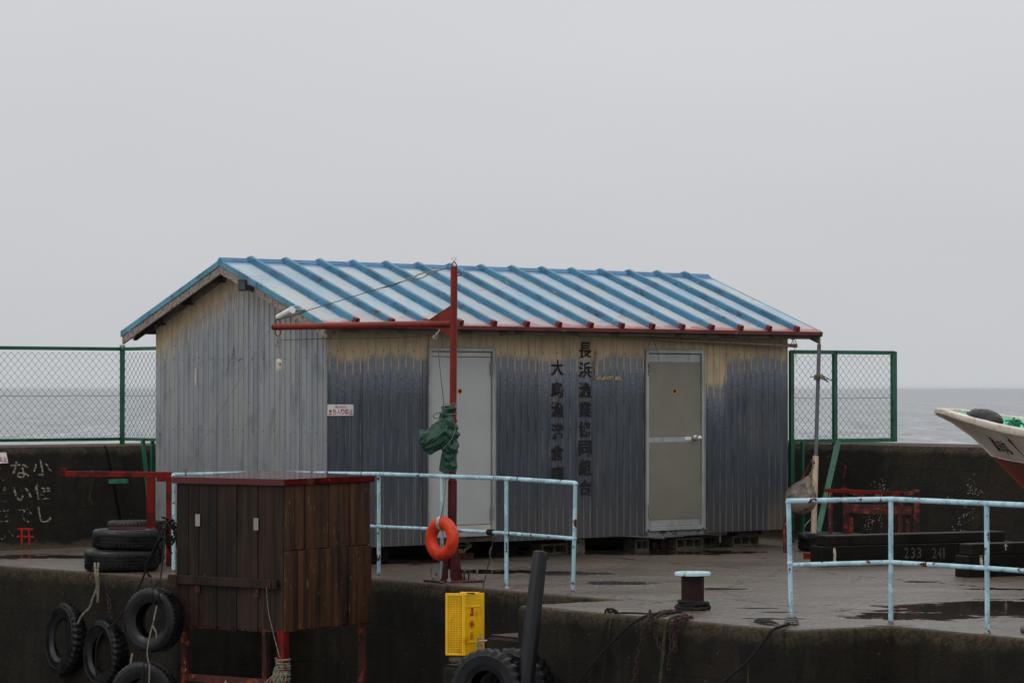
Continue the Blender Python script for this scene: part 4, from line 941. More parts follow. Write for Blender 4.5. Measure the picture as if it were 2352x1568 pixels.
# ------------------------------------------------------------------ light blue railings
RT = .935; RMZ = .47
def railing(name, tops, mids, posts, label, rt=.0195, rm=.0165):
    t = empty(name, posts[0][1]); tag(t, label, 'railing')
    mb = MB(); mb.tube(tops, rt, 14); mb.build('top_rail', M['rail'], t, smooth=True)
    for k in range(len(mids)):
        mb = MB(); mb.tube(mids[k], rm, 12); mb.build('middle_rail', M['rail'], t, smooth=True)
    for a, b in posts:
        mb = MB(); mb.tube([a, b], rm + .001, 12); po_ = mb.build('post', M['rail'], t, smooth=True)
        mb = MB(); mb.sphere(b + Z * .002, rt + .0035, rt + .0035, rt + .002, 12, 8); mb.build('weld_bead', M['rail'], po_, smooth=True)
        mb = MB(); mb.sphere(a.lerp(b, RMZ / RT), rm + .006, rm + .006, rm + .006, 12, 8); mb.build('weld_bead', M['rail'], po_, smooth=True)
        mb = MB(); mb.lathe([(rm, 0), (rm + .012, 0), (rm + .006, .012), (rm, .016)], a, Z, 12); mb.build('foot_collar', M['rail'], po_, smooth=True)
    return t
def dz(p, z): return Vector((p.x, p.y, z))
rb = []
for x, y in ((870, 1325.6), (1015, 1336.5), (1163, 1350), (1316, 1362)): rb.append(D(x, y))
bend = P(612, 1079.7, 27.55); lend = P(399, 1085, 26.95)
tops = [dz(lend, RT), dz(bend, RT)] + [dz(P(x, y, q.y), P(x, y, q.y).z) for (x, y), q in zip(((870, 1088), (1015, 1093), (1163, 1098.5), (1318, 1108.5)), rb)]
tops[-1] = tops[-1] + (tops[-1] - tops[-2]).normalized() * .02
midp = [dz(q, P(x, y, q.y).z) for (x, y), q in zip(((870, 1209), (1015, 1215), (1163, 1224), (1318, 1236)), rb)]
mids = [[dz(lend, RMZ), dz(bend, RMZ)], [dz(bend, RMZ), midp[0]], midp[:2], midp[1:3], midp[2:]]
posts = [(dz(lend, 0), dz(lend, RT - .01)), (dz(bend, 0), dz(bend, RT - .01))] + [(q, tp - Z * .01) for q, tp in zip(rb, tops[2:])]
rail1 = railing('railing', tops, mids, posts, 'pale blue pipe railing with orange life ring in front of the shed')
r1 = [D(1818, 1434), D(2046, 1433), D(2268, 1455)]
q4 = r1[2] + (r1[2] - r1[1]) * 1.6
tp = [P(1811, 1150, r1[0].y), P(2046, 1145.7, r1[1].y), P(2266, 1155.5, r1[2].y)]
tp.append(tp[2] + (r1[2] - r1[1]) * 1.6); mp_ = [P(1815, 1297, r1[0].y), P(2046, 1290.5, r1[1].y), P(2267, 1304, r1[2].y)]; mp_.append(mp_[2] + (r1[2] - r1[1]) * 1.6)
posts = [(r1[i], tp[i] - Z * .01) for i in range(3)] + [(q4, tp[3] - Z * .01)]
rail2 = railing('railing', [tp[0] - (tp[1] - tp[0]).normalized() * .015] + tp[1:], [mp_[:2], mp_[1:3], mp_[2:]], posts, 'pale blue pipe railing in the right foreground with rust patches near its third post', .0195, .0175)
# black ties round the top rail
for x, y, k, w in ((928, 1090.5, 0, 'left'), (956 - 4, 1091, 0, 'x'), (1091 - 25 + 38, 1096.0, 1, 'middle'), (1118 + 174 - 0, 0, 0, 'y')):
    pass
def tie(p, d, label, r=.0215):
    mb = MB(); d = d.normalized(); mb.lathe([(r - .003, -.005), (r, -.005), (r, .005), (r - .003, .005)], p, d, 14, closed=True); tag(mb.build('rail_tie', M['black'], at=p), label, 'tie')
def on_rail(i, t): return tops[i].lerp(tops[i + 1], t)
tie(on_rail(2, .66), tops[3] - tops[2], 'black tie round the top rail left of the life ring')
tie(on_rail(4, .18), tops[5] - tops[4], 'black tie round the top rail right of the crane mast')
tie(on_rail(1, .86), tops[2] - tops[1], 'black tie round the top rail above the dark wooden box')

# ------------------------------------------------------------------ davit crane
mx_, my_ = -.545, 25.78; mbase = Vector((mx_, my_, 0))
t = empty('davit_crane', mbase); tag(t, 'red pipe davit crane with a horizontal arm standing behind the railing', 'crane')
ztop = 1.75 + 278 * my_ / F; lean = Vector((.02, 0, 0))
mb = MB(); mb.tube([mbase, mbase + lean * .3 + Z * .92], .041, 20); mb.build('sleeve', M['mast_dark'], t, smooth=True)
mb = MB(); mb.tube([mbase + lean * .3 + Z * .90, mbase + lean + Z * ztop], .032, 20); mb.build('pole', M['mast'], t, smooth=True)
bp = D(1040, 1336); bp = mbase + Vector((.0, -.0, 0)); mb = MB(); mb.cbox(bp + A * .02 + Z * .010, A * .40, B * .38, Z * .02); mb.build('base_plate', M['mast_dark'], t, bevel=.003)
for dx, dy, h in ((-.16, -.14, .11), (.16, -.14, .10), (-.14, .15, .11), (.165, .05, .10)):
    mb = MB(); q = bp + A * (dx + .02) + B * dy + Z * .02; mb.tube([q, q + Z * h], .009, 8); mb.lathe([(0, .0), (.02, 0), (.02, .022), (0, .022)], q, Z, 6); mb.build('anchor_bolt', M['galv'], t)
for dv in (A, -A, B):
    mb = MB(); q = mbase + Z * .02; mb.prism([q + dv * .038, q + dv * .12, q + dv * .040 + Z * .40], dv.cross(Z) * .01); mb.build('gusset', M['mast_dark'], t)
mb = MB(); q = bp + A * .13 - B * .05 + Z * .02; mb.tube(crv([q - A * .025, q - A * .025 + Z * .06, q + Z * .085, q + A * .025 + Z * .06, q + A * .025], 5), .008, 8); mb.build('shackle_eye', M['mast_dark'], t, smooth=True)
atip = P(628, 750.5, 27.2); arm0 = Vector((mx_ + .014, my_, P(1030, 743, my_).z)); atip.z = arm0.z + .0
ad = (atip - arm0).normalized()
mb = MB(); mb.tube([arm0 + ad * .02, atip], .031, 20); mb.build('arm', M['mast'], t, smooth=True)
mb = MB(); q = arm0 + ad * .025; mb.prism([q + Z * .02, q + ad * .31 + Z * .02, q + Z * .17], ad.cross(Z) * .01); mb.prism([q - Z * .02, q + ad * .24 - Z * .02, q - Z * .125], ad.cross(Z) * .01); mb.build('gusset', M['mast'], t)
def eye(c, d, s=.03, r=.006):
    m_ = MB(); sd = d.cross(Vector((0, 1, 0.2))).normalized(); m_.tube(crv([c - sd * s * .7, c - sd * s * .7 + d * s, c + d * s * 1.7, c + sd * s * .7 + d * s, c + sd * s * .7], 4), r, 6); m_.build('eye', M['mast'], t, smooth=True)
mtop = mbase + lean + Z * ztop; eye(mtop, Z, .028); eye(mtop - Z * .06 + Vector((.03, -.0, 0)), Vector((1, 0, .1)), .022); eye(atip - ad * .06 + Z * .028, Z, .028); eye(atip - ad * .06 - Z * .028, -Z, .036)
mb = MB(); mb.lathe([(0, .0), (.034, 0), (.034, .006), (0, .006)], mtop, Z, 20); mb.build('pole_cap', M['mast_dark'], t)
ca = atip - ad * .06 + Z * .07; cb = mtop + Z * .01 + Vector((-.02, 0, 0)); ka = cb.lerp(ca, .26)
mb = MB(); mb.tube([ca, ka], .0038, 6); mb.tube([ca, ca.lerp(ka, .12) - Z * .014, ca.lerp(ka, .25)], .0035, 6); mb.tube([ka, ka.lerp(ca, .1) - Z * .012, ka.lerp(ca, .2)], .0035, 6); mb.build('stay_cable', M['cable'], t, smooth=True)
mb = MB(); dd = (cb - ka).normalized(); s1 = dd.cross(Vector((0, 1, 0))).normalized()
def link(c, d, h, w, r): mb.tube([c + d * h * math.cos(x) + s1 * w * math.sin(x) for x in [2 * math.pi * k / 12 for k in range(12)]], r, 6, closed=True)
L0 = (cb - ka).length; link(ka + dd * .06, dd, .06, .012, .005); link(ka + dd * .20, dd, .085, .02, .0055); link(ka + dd * .33, dd, .06, .012, .005); mb.tube([ka + dd * .38, cb], .006, 6)
mb.build('turnbuckle', M['galv'], t, smooth=True)
mb = MB(); q = mtop + Z * .05
for k in range(9):
    a_ = k * .7; mb.tube([q, q + Vector((math.cos(a_) * .03, math.sin(a_) * .03, .03 + .012 * (k % 3)))], .0009, 3)
mb.build('frayed_wire', M['rope_lt'], t)

def pulley(c, top, label, r=.032):
    tt = empty('pulley_block', c); tag(tt, label, 'pulley'); v = Vector((.5, -.86, 0)).normalized()
    m_ = MB(); m_.lathe([(0, -.014), (r, -.013), (r + .003, -.008), (r - .006, 0), (r + .003, .008), (r, .013), (0, .014)], c, v, 20); m_.build('sheave', M['galv'], tt, smooth=True)
    m_ = MB(); d_ = (top - c).normalized(); m_.bar(c, c + d_ * (r + .03), .018, .034, v); m_.tube([c + d_ * (r + .02), top], .007, 6)
    m_.build('shackle', M['galv'], tt)
    return tt
pt = atip - ad * .06 - Z * .085; pc = P(640, 788, pt.y) ; pulley(pc, pt, 'galvanised pulley block hanging below the crane arm tip')
pm_ = arm0 + ad * .16 - Z * .05; pc2 = P(999, 775, pm_.y); pulley(pc2, pm_, 'small pulley block hanging under the crane arm beside the mast', .02)
wt = P(641, 838, pc.y); tt = empty('counterweight', wt); tag(tt, 'small silvery can shaped weight hanging from the crane pulley', 'weight')
hh = 13.5 * pc.y / F; rw = 7.6 * pc.y / F
mb = MB(); mb.lathe([(0, -hh), (rw * .9, -hh), (rw, -hh + .006), (rw, hh - .02), (rw * .8, hh - .004), (rw * .7, hh), (0, hh)], wt, Z, 24); mb.build('can', pm('dull_tin', L(196, 188, 170), [(L(150, 138, 118), 18, .5, .65), (L(70, 58, 46), (40, 40, 14), .64, .68)], .4, .3), tt, smooth=True)
mb = MB(); q = wt + Z * hh; mb.tube(crv([q, q + Vector((.02, 0, .02)), q + Vector((.018, 0, .05)), q + Vector((-.012, 0, .06)), q + Vector((-.02, 0, .03)), q + Vector((-.005, 0, .0))], 5), .006, 6); mb.tube([q + Z * .058, pc - Z * .02], .006, 6); mb.build('hook', M['galv'], tt, smooth=True)
mb = MB()
for i, ch in enumerate('As'): glyph(mb, ch, wt + Vector((.004 + i * .014 - .0, -rw - .001 + (0 if i == 0 else .0025), .008 - i * .0)), (.013, 0, 0), (0, 0, .022), .02)
mb.build('lettering', M['blackink'], tt, fixn=False)

# tarpaulin tied round the pole
def tarp():
    mb = MB(); n = 72
    def px(x, y, Y=my_): return P(x, y, Y)
    secs = [(932, 1033, 15, 14), (937, 1032, 17, 15), (944, 1031, 15, 14), (950, 1029, 16, 15), (957, 1027, 18, 17), (968, 1028, 19, 19), (978, 1030, 19, 20), (988, 1030, 21, 22), (998, 1031, 20, 22), (1008, 1033, 18, 20), (1018, 1033, 17, 20), (1028, 1034, 16, 19), (1038, 1034, 15, 18), (1050, 1033, 15, 16), (1062, 1033, 15, 14), (1074, 1035, 14, 12), (1082, 1038, 11, 10)]
    s2 = []
    for a_, b_ in zip(secs, secs[1:]):
        for q_ in range(3): s2.append(tuple(a_[i] + (b_[i] - a_[i]) * q_ / 3 for i in range(4)))
    secs = s2 + [secs[-1]]
    k = my_ / F; rows = []
    def cre(p, s): return (abs(mn.noise(p * s)) * 2 - .35)
    for (y, cx, rx, ry) in secs:
        c = px(cx, y); row = []
        for i in range(n):
            a = 2 * math.pi * i / n; d = Vector((math.cos(a), math.sin(a), 0)); q = c + Vector((rx * k * d.x, ry * k * d.y, 0))
            g = cre(Vector((q.x * 1.0 + q.z * .9, q.y, q.z * .8 - q.x)), 9) * .030 + cre(Vector((q.x + q.z * 1.1, q.y, q.z * .4)), 20) * .010
            row.append(q + d * g + Z * mn.noise(q * 20) * .006)
        rows.append(row)
    mb.add([q for r_ in rows for q in r_], [(j * n + i, j * n + (i + 1) % n, (j + 1) * n + (i + 1) % n, (j + 1) * n + i) for j in range(len(rows) - 1) for i in range(n)])
    # gathered lobe to the left
    path = [(1031, 972, 17), (1022, 984, 21), (1010, 996, 24), (999, 1006, 25), (989, 1012, 25), (979, 1016, 25), (972, 1018, 22), (967, 1020, 15), (965, 1021, 4)]
    rows = []; m_ = 30
    for i, (x, y, r_) in enumerate(path):
        c = px(x, y, my_ - .02 - .006 * i); a, b = path[max(i - 1, 0)], path[min(i + 1, len(path) - 1)]; t_ = Vector((b[0] - a[0], 0, -(b[1] - a[1]))).normalized(); u = Vector((-t_.z, 0, t_.x)); row = []
        for j in range(m_):
            an = 2 * math.pi * j / m_; d = u * math.cos(an) + Vector((0, 1, 0)) * math.sin(an) * .65
            q = c + d * r_ * k * (1 + .07 * math.cos(an * 9 + i * .5) + .08 * math.cos(an * 4 + i * .25) + (.30 if math.cos(an) < -.5 and i > 4 else 0)); row.append(q + d * (cre(Vector((q.x + q.z, q.y, q.z - q.x)), 20) * .016))
        rows.append(row)
    mb.add([q for r_ in rows for q in r_], [(j * m_ + i, j * m_ + (i + 1) % m_, (j + 1) * m_ + (i + 1) % m_, (j + 1) * m_ + i) for j in range(len(rows) - 1) for i in range(m_)] + [tuple((len(rows) - 1) * m_ + i for i in range(m_))])
    # hanging flaps below
    for (pl, dy) in (([(1014, 1040), (1030, 1036), (1032, 1098), (1022, 1088), (1008, 1080), (1011, 1060)], -.035), ([(1026, 1048), (1048, 1042), (1050, 1070), (1047, 1084), (1042, 1078), (1030, 1062)], -.05)):
        vs = [px(x, y, my_ + dy + mn.noise(Vector((x * .1, y * .1, 0))) * .02) for x, y in pl]; mb.prism(vs, (0, .006, 0))
    o_ = mb.build('tarpaulin', M['tarp'], at=px(1033, 1080)); return o_
tag(tarp(), 'crumpled dark green tarpaulin bundled round the red crane mast', 'tarpaulin')
k_ = my_ / F
def ringpath(x, y, rx, ry, tilt=0, n=20, Y=my_): return [P(x, y, Y) + Vector((rx * k_ * math.cos(a), ry * k_ * math.sin(a), rx * k_ * math.cos(a) * tilt)) for a in [2 * math.pi * i / n for i in range(n)]]
mb = MB(); mb.tube(ringpath(1033, 951, 19, 18, .1), .004, 5, closed=True); mb.tube(ringpath(1034, 930, 15, 14, -.25), .0035, 5, closed=True); mb.tube(crv([P(1035, 928, my_ - .08), P(1045, 926, my_ - .1), P(1047, 934, my_ - .1), P(1052, 932, my_ - .08)], 5), .003, 5)
tag(mb.build('cord', M['rope_lt'], at=P(1033, 951, my_)), 'thin brown string knotted round the top of the green tarpaulin', 'cord')
cord('cord', [pc2 + Vector((.02, 0, -.01)), P(1012, 860, my_ - .02), P(1019, 925, my_ - .07), P(1015, 955, my_ - .09), P(1001, 960, my_ - .09), P(995, 955, my_ - .09), P(1004, 948, my_ - .09), P(1016, 950, my_ - .09), P(1012, 962, my_ - .09), P(1000, 985, my_ - .12)], .0035, M['cable'], 'dark lowering cord from the small pulley down to the tarpaulin')
cord('cord', [P(1046, 985, my_ - .10), P(1040, 1003, my_ - .13), P(1030, 1018, my_ - .13), P(1018, 1030, my_ - .12)], .003, M['rope_lt'], 'thin string wound slantwise over the green tarpaulin front')
cord('cord', [pc + Vector((.03, 0, .03)), P(760, 777.5, 26.8), P(900, 776, 26.3), pc2 + Vector((0, 0, .02))], .0032, M['chain'], 'thin line running level below the crane arm between its pulleys')
cord('cord', [atip + ad * .02, P(530, 905, 27.05), lend + Z * (RT - lend.z + .02) - Vector((-.10, -.09, 0))], .0018, M['rope_lt'], 'thin slanting string from the crane arm tip down to the railing end')
q = lend.lerp(bend, .12); q = dz(q, RT); mb = MB()
for k in range(4): mb.tube([q + (bend - lend).normalized() * (k * .006) + Vector((0, math.cos(a) * .022, math.sin(a) * .022)) for a in [i * math.pi / 6 for i in range(12)]], .0035, 5, closed=True)
for k in range(4): mb.tube(crv([q + Z * .02, q + Vector((.012 * k - .01, -.01, .05)), q + Vector((.016 * k - .02, 0, .035 + .01 * k))], 4), .002, 4)
tag(mb.build('string_knot', M['rope_lt'], at=q), 'small brown string knot on the left end of the railing', 'knot')

# life ring
lc = P(1015, 1236.5, 25.55); t = empty('life_ring', lc); tag(t, 'orange life ring hanging on the railing post by the red mast', 'life ring')
ax = Vector((-.70, -.71, .05)).normalized(); kk = 25.6 / F; Rr = 35.5 * kk; rr = 15.5 * kk
mb = MB(); mb.lathe([(Rr + rr * math.cos(a) * (1.0), rr * .82 * math.sin(a)) for a in [2 * math.pi * i / 20 for i in range(20)]], lc, ax, 48, closed=True, mod=lambda i, j: mn.noise(Vector((i * .3, j * .25, 0))) * .003); mb.build('ring', M['ring'], t, smooth=True)
u = (Z - ax * ax.z).normalized(); w = ax.cross(u); cc = lc + (u * math.cos(.10) + w * math.sin(.10)) * Rr; rad = (u * math.cos(.10) + w * math.sin(.10)); tn = ax.cross(rad)
mb = MB()
pr = [cc + rad * (rr + .003) * math.cos(a) + ax * (rr * .82 + .003) * math.sin(a) for a in [2 * math.pi * i / 20 for i in range(20)]]
mb.add([q - tn * .018 for q in pr] + [q + tn * .018 for q in pr], [(i, (i + 1) % 20, 20 + (i + 1) % 20, 20 + i) for i in range(20)]); mb.build('band', M['band'], t, smooth=True)
cord('rope', [tops[3] + Vector((.03, -.02, .025)), tops[3] + Vector((.035, -.03, -.06)), P(1018, 1160, 25.5), P(1012, 1190, 25.5)], .006, M['rope_lt'], 'twisted pale rope holding the life ring to the top rail', 'rope', tw=True)
mb = MB()
for k in range(5): mb.tube([tops[3] + Vector((.035 + .007 * k, math.cos(a) * .024, math.sin(a) * .024)) for a in [i * math.pi / 6 for i in range(12)]], .004, 5, closed=True)
tag(mb.build('rope_wrap', M['rope_lt'], at=tops[3]), 'grey rope turns wrapped round the top rail at the mast', 'rope')

# rope wrap on the middle rail and lines down to the crate
wm = midp[1].lerp(midp[2], .77); wd = (midp[2] - midp[1]).normalized(); mb = MB(); s1 = wd.cross(Z).normalized()
for k in range(9): mb.tube([wm + wd * (k * .009 - .04) + s1 * math.cos(a) * .024 + Z * math.sin(a) * .024 for a in [i * math.pi / 6 for i in range(12)]], .0055, 5, closed=True)
tag(mb.build('rope_wrap', M['rope_dk'], at=wm), 'thick dark rope wrapped round the middle rail left of a post', 'rope')
cp = P(1116, 1361, 24.6)
cord('rope', [wm - Z * .02, P(1132, 1240, 25.1), P(1126, 1275, 25.0), P(1116, 1320, 24.9), P(1109, 1352, 24.75), cp], .0045, M['rope_dk'], 'dark rope from the middle rail down to the yellow crate', 'rope')
cord('cord', [wm - Z * .02 + wd * .03, P(1131, 1250, 25.1), P(1124, 1268, 25.1), P(1130, 1290, 25.1), P(1129, 1320, 25.1), P(1122, 1338, 25.1), P(1105, 1345, 25.1), P(1086, 1342, 25.1)], .003, M['rope_lt'], 'thin pale cord looping from the middle rail to the quay edge')
cord('cord', [dz(mbase, .03) + Vector((-.12, -.05, 0)), P(1010, 1335, 25.6), P(1035, 1340, 25.3), P(1062, 1338, 25.2), P(1085, 1345, 25.05)], .003, M['rope_lt'], 'pale string trailing across the crane base plate')
cord('cord', [P(1170, 1303, 26.6), D(1190, 1301, .01), D(1205, 1298, .012), D(1215, 1302, .01), D(1230, 1303, .01)], .004, M['rope_lt'], 'short scrap of pale string lying on the wet deck')

# ------------------------------------------------------------------ yellow crate on end, with rubble under it
e1 = Vector((.78, -.62, 0)).normalized() 
pc_ = P(1066, 1505, 23.6); zc0 = pc_.z; ch = 141 * 23.6 / F
cn = Vector((pc_.x, pc_.y, zc0))
fx = Vector((-.97, .25, 0)).normalized(); gx = Vector((.72, .69, 0)).normalized()
def solve_w(o, d, px_):
    u = (px_ - CX) / F; return (u * o.y - o.x) / (d.x - u * d.y)
wl = solve_w(cn, fx, 1023); wr = solve_w(cn, gx, 1110)
gx_p = gx
t = empty('crate', cn); tag(t, 'bright yellow plastic crate standing on end against the quay wall', 'crate')
mb = MB(); th = .010; up = Z * ch; inn = gx_p
# body: four sides + back rim, grid on the near left face
mb.obox(cn, gx_p * wr, fx * th, up); mb.obox(cn + fx * (wl - th), gx_p * wr, fx * th, up)
mb.obox(cn + fx * th, gx_p * wr, fx * (wl - 2 * th), Z * th); mb.obox(cn + fx * th + Z * (ch - th), gx_p * wr, fx * (wl - 2 * th), Z * th)
mb.build('body', M['yellow'], t, bevel=.003)
mb = MB(); m0 = .022; f0 = cn - gx_p * .004
mb.obox(f0, gx_p * .02, fx * m0, up); mb.obox(f0 + fx * (wl - m0), gx_p * .02, fx * m0, up); mb.obox(f0 + fx * m0, gx_p * .02, fx * (wl - 2 * m0), Z * m0); mb.obox(f0 + fx * m0 + Z * (ch - m0), gx_p * .02, fx * (wl - 2 * m0), Z * m0)
mb.build('rim', M['yellow'], t, bevel=.006, seg=2)
mb = MB()
ncol, nrow = 9, 25
for i in range(1, ncol): mb.obox(f0 + gx_p * .004 + fx * (m0 + (wl - 2 * m0) * i / ncol - .0021), gx_p * .012, fx * .0042, up - Z * .002)
for j in range(1, nrow): mb.obox(f0 + gx_p * .005 + fx * m0 + Z * (m0 + (ch - 2 * m0) * j / nrow - .0020), gx_p * .013, fx * (wl - 2 * m0), Z * .0040)
mb.build('grid', M['yellow'], t)
mb = MB(); s0 = -fx
mb.obox(cn + s0 * .0 + gx_p * (wr - .03), gx_p * .034, s0 * .008, up); mb.obox(cn + gx_p * .0 + Z * (ch - .115), gx_p * (wr - .03), s0 * .006, Z * .012); mb.obox(cn + Z * .10, gx_p * (wr - .03), s0 * .006, Z * .012); mb.obox(cn + gx_p * .0, gx_p * .016, s0 * .006, up)
mb.obox(cn + Z * ch + gx_p * (wr - .05), gx_p * .012, fx * wl, Z * .008); mb.obox(cn + Z * ch, gx_p * .014, fx * wl, Z * .006)
mb.build('ribs', M['yellow'], t, bevel=.002)
mb = MB(); fc = cn + gx_p * wr * .40 - fx * .0012
def pg(pts, cz): mb.add([fc + gx_p * a + Z * (cz + b) for a, b in pts], [tuple(range(len(pts)))])
def rect(a0, b0, a1, b1, cz): pg([(a0, b0), (a1, b0), (a1, b1), (a0, b1)], cz)
c0 = ch * .70
rect(-.010, .004, .018, .040, c0); rect(-.020, .000, .018, .0045, c0); rect(-.022, -.034, .020, -.012, c0); rect(-.006, -.012, .020, -.002, c0); rect(-.022, -.012, -.016, -.006, c0)
c0 = ch * .50
mb.add([fc + gx_p * .017 * math.cos(a) + Z * (c0 + .019 * math.sin(a)) for a in [2 * math.pi * i / 20 for i in range(20)]], [tuple(range(20))])
for k in range(16):
    a = 2 * math.pi * k / 16; da = .13
    pg([(.0195 * math.cos(a - da * .7), .021 * math.sin(a - da * .7)), (.031 * math.cos(a - da), .035 * math.sin(a - da)), (.031 * math.cos(a + da), .035 * math.sin(a + da)), (.0195 * math.cos(a + da * .7), .021 * math.sin(a + da * .7))], c0)
c0 = ch * .30
pg([(-.016, .038), (-.008, .040), (.000, .022), (-.008, .020)], c0); pg([(.010, .042), (.018, .042), (.008, .022), (.002, .022)], c0)
rect(-.018, -.022, -.011, .016, c0); rect(-.011, .010, .020, .016, c0); rect(-.011, -.022, .0, -.012, c0); rect(-.004, -.012, .002, .010, c0); rect(.008, -.030, .013, .010, c0); rect(.013, -.016, .020, -.010, c0)
mb.build('printed_mark', M['ink_red'], t, fixn=False)
# rubble block under crate
q = cn + fx * wl / 2 + gx * wr / 2 - Z * .062; mb = MB(); mb.cbox(q + Z * .031, fx * (wl * .9), gx * .18, Z * .06); 
tag(mb.build('stone_slab', M['conc_block'], bevel=.012, at=q, seg=2), 'rough piece of concrete rubble under the yellow crate', 'stone')
mb = MB(); mb.tube(crv([cp, cp + Vector((.015, 0, -.02)), cp + Vector((-.02, 0, -.03)), cp + Vector((-.05, 0, -.035)), cn + Z * ch + fx * .05 + gx * .1, cn + Z * ch + fx * .0 + gx * .12], 6), .005, 6); mb.tube(crv([cp + Vector((0, 0, -.005)), cp + Vector((.03, 0, -.025)), cp + Vector((.0, 0, -.05)), cp + Vector((-.035, 0, -.03)), cp], 6), .0045, 6)
tag(mb.build('rope_knot', M['rope_dk'], at=cp, smooth=True), 'dark rope knot tied to the top of the yellow crate', 'knot')

# ------------------------------------------------------------------ wooden box on red legs
N0 = P(652, 1113, 24.2); N0.z = 0; e1 = Vector((-1.0, .64, 0)).normalized(); e2 = Vector((.66, .98, 0)).normalized(); LB = 1.17; RB = 1.22
ztl = P(655, 1100, 24.2).z; zbl = P(650, 1449, 24.2).z
t = empty('wooden_cabinet', Vector((N0.x, N0.y, -2.2))); tag(t, 'dark plank cabinet with a maroon lid standing on red steel legs over the water', 'cabinet')
mb = MB(); nl = (e1 + e2).normalized()
cor = [N0 - (e1 + e2) * .035, N0 + e1 * (LB + .03) - e2 * .035, N0 + e1 * (LB + .03) + e2 * (RB + .03), N0 + e2 * (RB + .03) - e1 * .035]
zt = [ztl, ztl + .0, ztl + .03, ztl + .0]; rise = .0
mb.add([c + Z * (z - .055) for c, z in zip(cor, zt)] + [c + Z * z for c, z in zip(cor, zt)], [(0, 1, 2, 3), (4, 5, 6, 7), (0, 1, 5, 4), (1, 2, 6, 5), (2, 3, 7, 6), (3, 0, 4, 7)])
mb.build('lid', M['lid'], t, bevel=.006, seg=2)
lo, ro = ztl - .057, zbl
def planks(o, u, nrm, total, zt_, zb_, w, jit, mat, sub, hole=None):
    mb = MB(); x = 0
    while x < total - .02:
        ww = min(w * random.uniform(.75, 1.25), total - x); y0 = zb_ + random.uniform(-jit, jit); k = random.uniform(0, .009)
        mb.obox(o + u * (x + .002) + Z * y0 + nrm * k, u * (ww - .004), -nrm * .02, Z * (zt_ - y0)); x += ww
    return mb.build(sub, mat, t, bevel=.002)
nL = -e2; nR = -e1
nL = Vector((e1.y, -e1.x, 0)); nL = nL if nL.y < 0 else -nL
nR = Vector((e2.y, -e2.x, 0)); nR = nR if nR.y < 0 else -nR
if nR.x < 0: nR = Vector((-nR.x, -nR.y, 0)) if False else nR
planks(N0, e1, nL, LB, lo, ro, .095, .022, M['plankL'], 'left_planks')
zs_ = P(655, 1266, 24.2).z
planks(N0 + nR * .0, e2, nR, RB, lo, zs_ + .004, .15, .004, M['plankR'], 'upper_right_planks'); planks(N0 + nR * .014, e2, nR, RB, zs_, ro + .0, .14, .008, M['plankR'], 'lower_right_planks')
mb = MB(); mb.obox(N0 + e1 * .02 + e2 * (RB - .02) + Z * ro, e1 * (LB - .04), e2 * .02, Z * (lo - ro)); mb.obox(N0 + e1 * (LB - .02) + e2 * .02 + Z * ro, e1 * .02, e2 * (RB - .04), Z * (lo - ro)); mb.obox(N0 + e1 * .03 + e2 * .03 + Z * (ro + .03), e1 * (LB - .06), e2 * (RB - .06), Z * .03); mb.build('back_boards', M['plankL'], t)
for (a, b) in ((.04, .04), (LB - .05, .05), (.05, RB - .05), (LB - .05, RB - .05)):
    mb = MB(); q = N0 + e1 * a + e2 * b; lw_ = .075 if a == .04 else .05; mb.obox(q - e1 * .04 - e2 * .04 + Z * -2.6, e1 * lw_, e2 * lw_, Z * (ro + .03 + 2.6)); mb.build('leg', M['red_frame'] if a == .04 else M['rusty'], t, bevel=.003)  # three back legs take the dark rusty steel to paint in the shade there
mb = MB(); zz = P(480, 1566, 24.4).z
mb.bar(N0 + e1 * .08 + e2 * .04 + Z * zz, N0 + e1 * (LB - .08) + e2 * .04 + Z * zz, .05, .06); 
mb.bar(N0 + e1 * .08 + e2 * .035 + Z * (ro + .012), N0 + e1 * (LB - .08) + e2 * .035 + Z * (ro + .012), .04, .05); mb.bar(N0 + e2 * .08 + e1 * .035 + Z * (ro + .012), N0 + e2 * (RB - .08) + e1 * .035 + Z * (ro + .012), .04, .05)
mb.build('brace', M['rusty'], t)  # brace in the same dark steel, shade put into its colour
def onL(x, y, off=.0): return PL(x, y, N0 + nL * (.012 + off), nL)
def onR(x, y, off=.0): return PL(x, y, N0 + nR * (.012 + off), nR)
mb = MB(); mb.bar(onL(388, 1328, .02), onL(637, 1342, .02), .035, .075, Z); bar_ = mb.build('latch_bar', M['plankL'], t, bevel=.003)
for x, y in ((404, 1328), (620, 1341)):
    m2 = MB(); q = onL(x, y, .042); m2.tube(crv([q + Z * .045 - nL * .03, q + Z * .045, q, q - Z * .045, q - Z * .045 - nL * .03], 4), .004, 6); m2.build('staple', M['rusty'], bar_)
for x, y, mt in ((454, 1194, 'hinge'), (588, 1203, 'hinge'), (454, 1350, 'rusty'), (588, 1360, 'rusty')):
    hh = .052 if mt == 'hinge' else .036; m2 = MB(); q = onL(x, y, .003); m2.cbox(q - e1 * .014, e1 * .022, nL * .004, Z * hh * 2); m2.cbox(q + e1 * .014, e1 * .022, nL * .004, Z * hh * 2); m2.tube([q - Z * hh, q + Z * hh], .006, 8); m2.build('hinge', M[mt], t)
q = onL(454, 1250, .0)
cord('cord', [onL(612, 1348, .04), onL(616, 1400, .05), onL(627, 1450, .08), P(640, 1500, 24.0), P(652, 1530, 24.0)], .003, M['rope_lt'], 'thin white string hanging from the latch bar of the cabinet')
lg = N0 + e1 * .04 + e2 * .04
mb = MB()
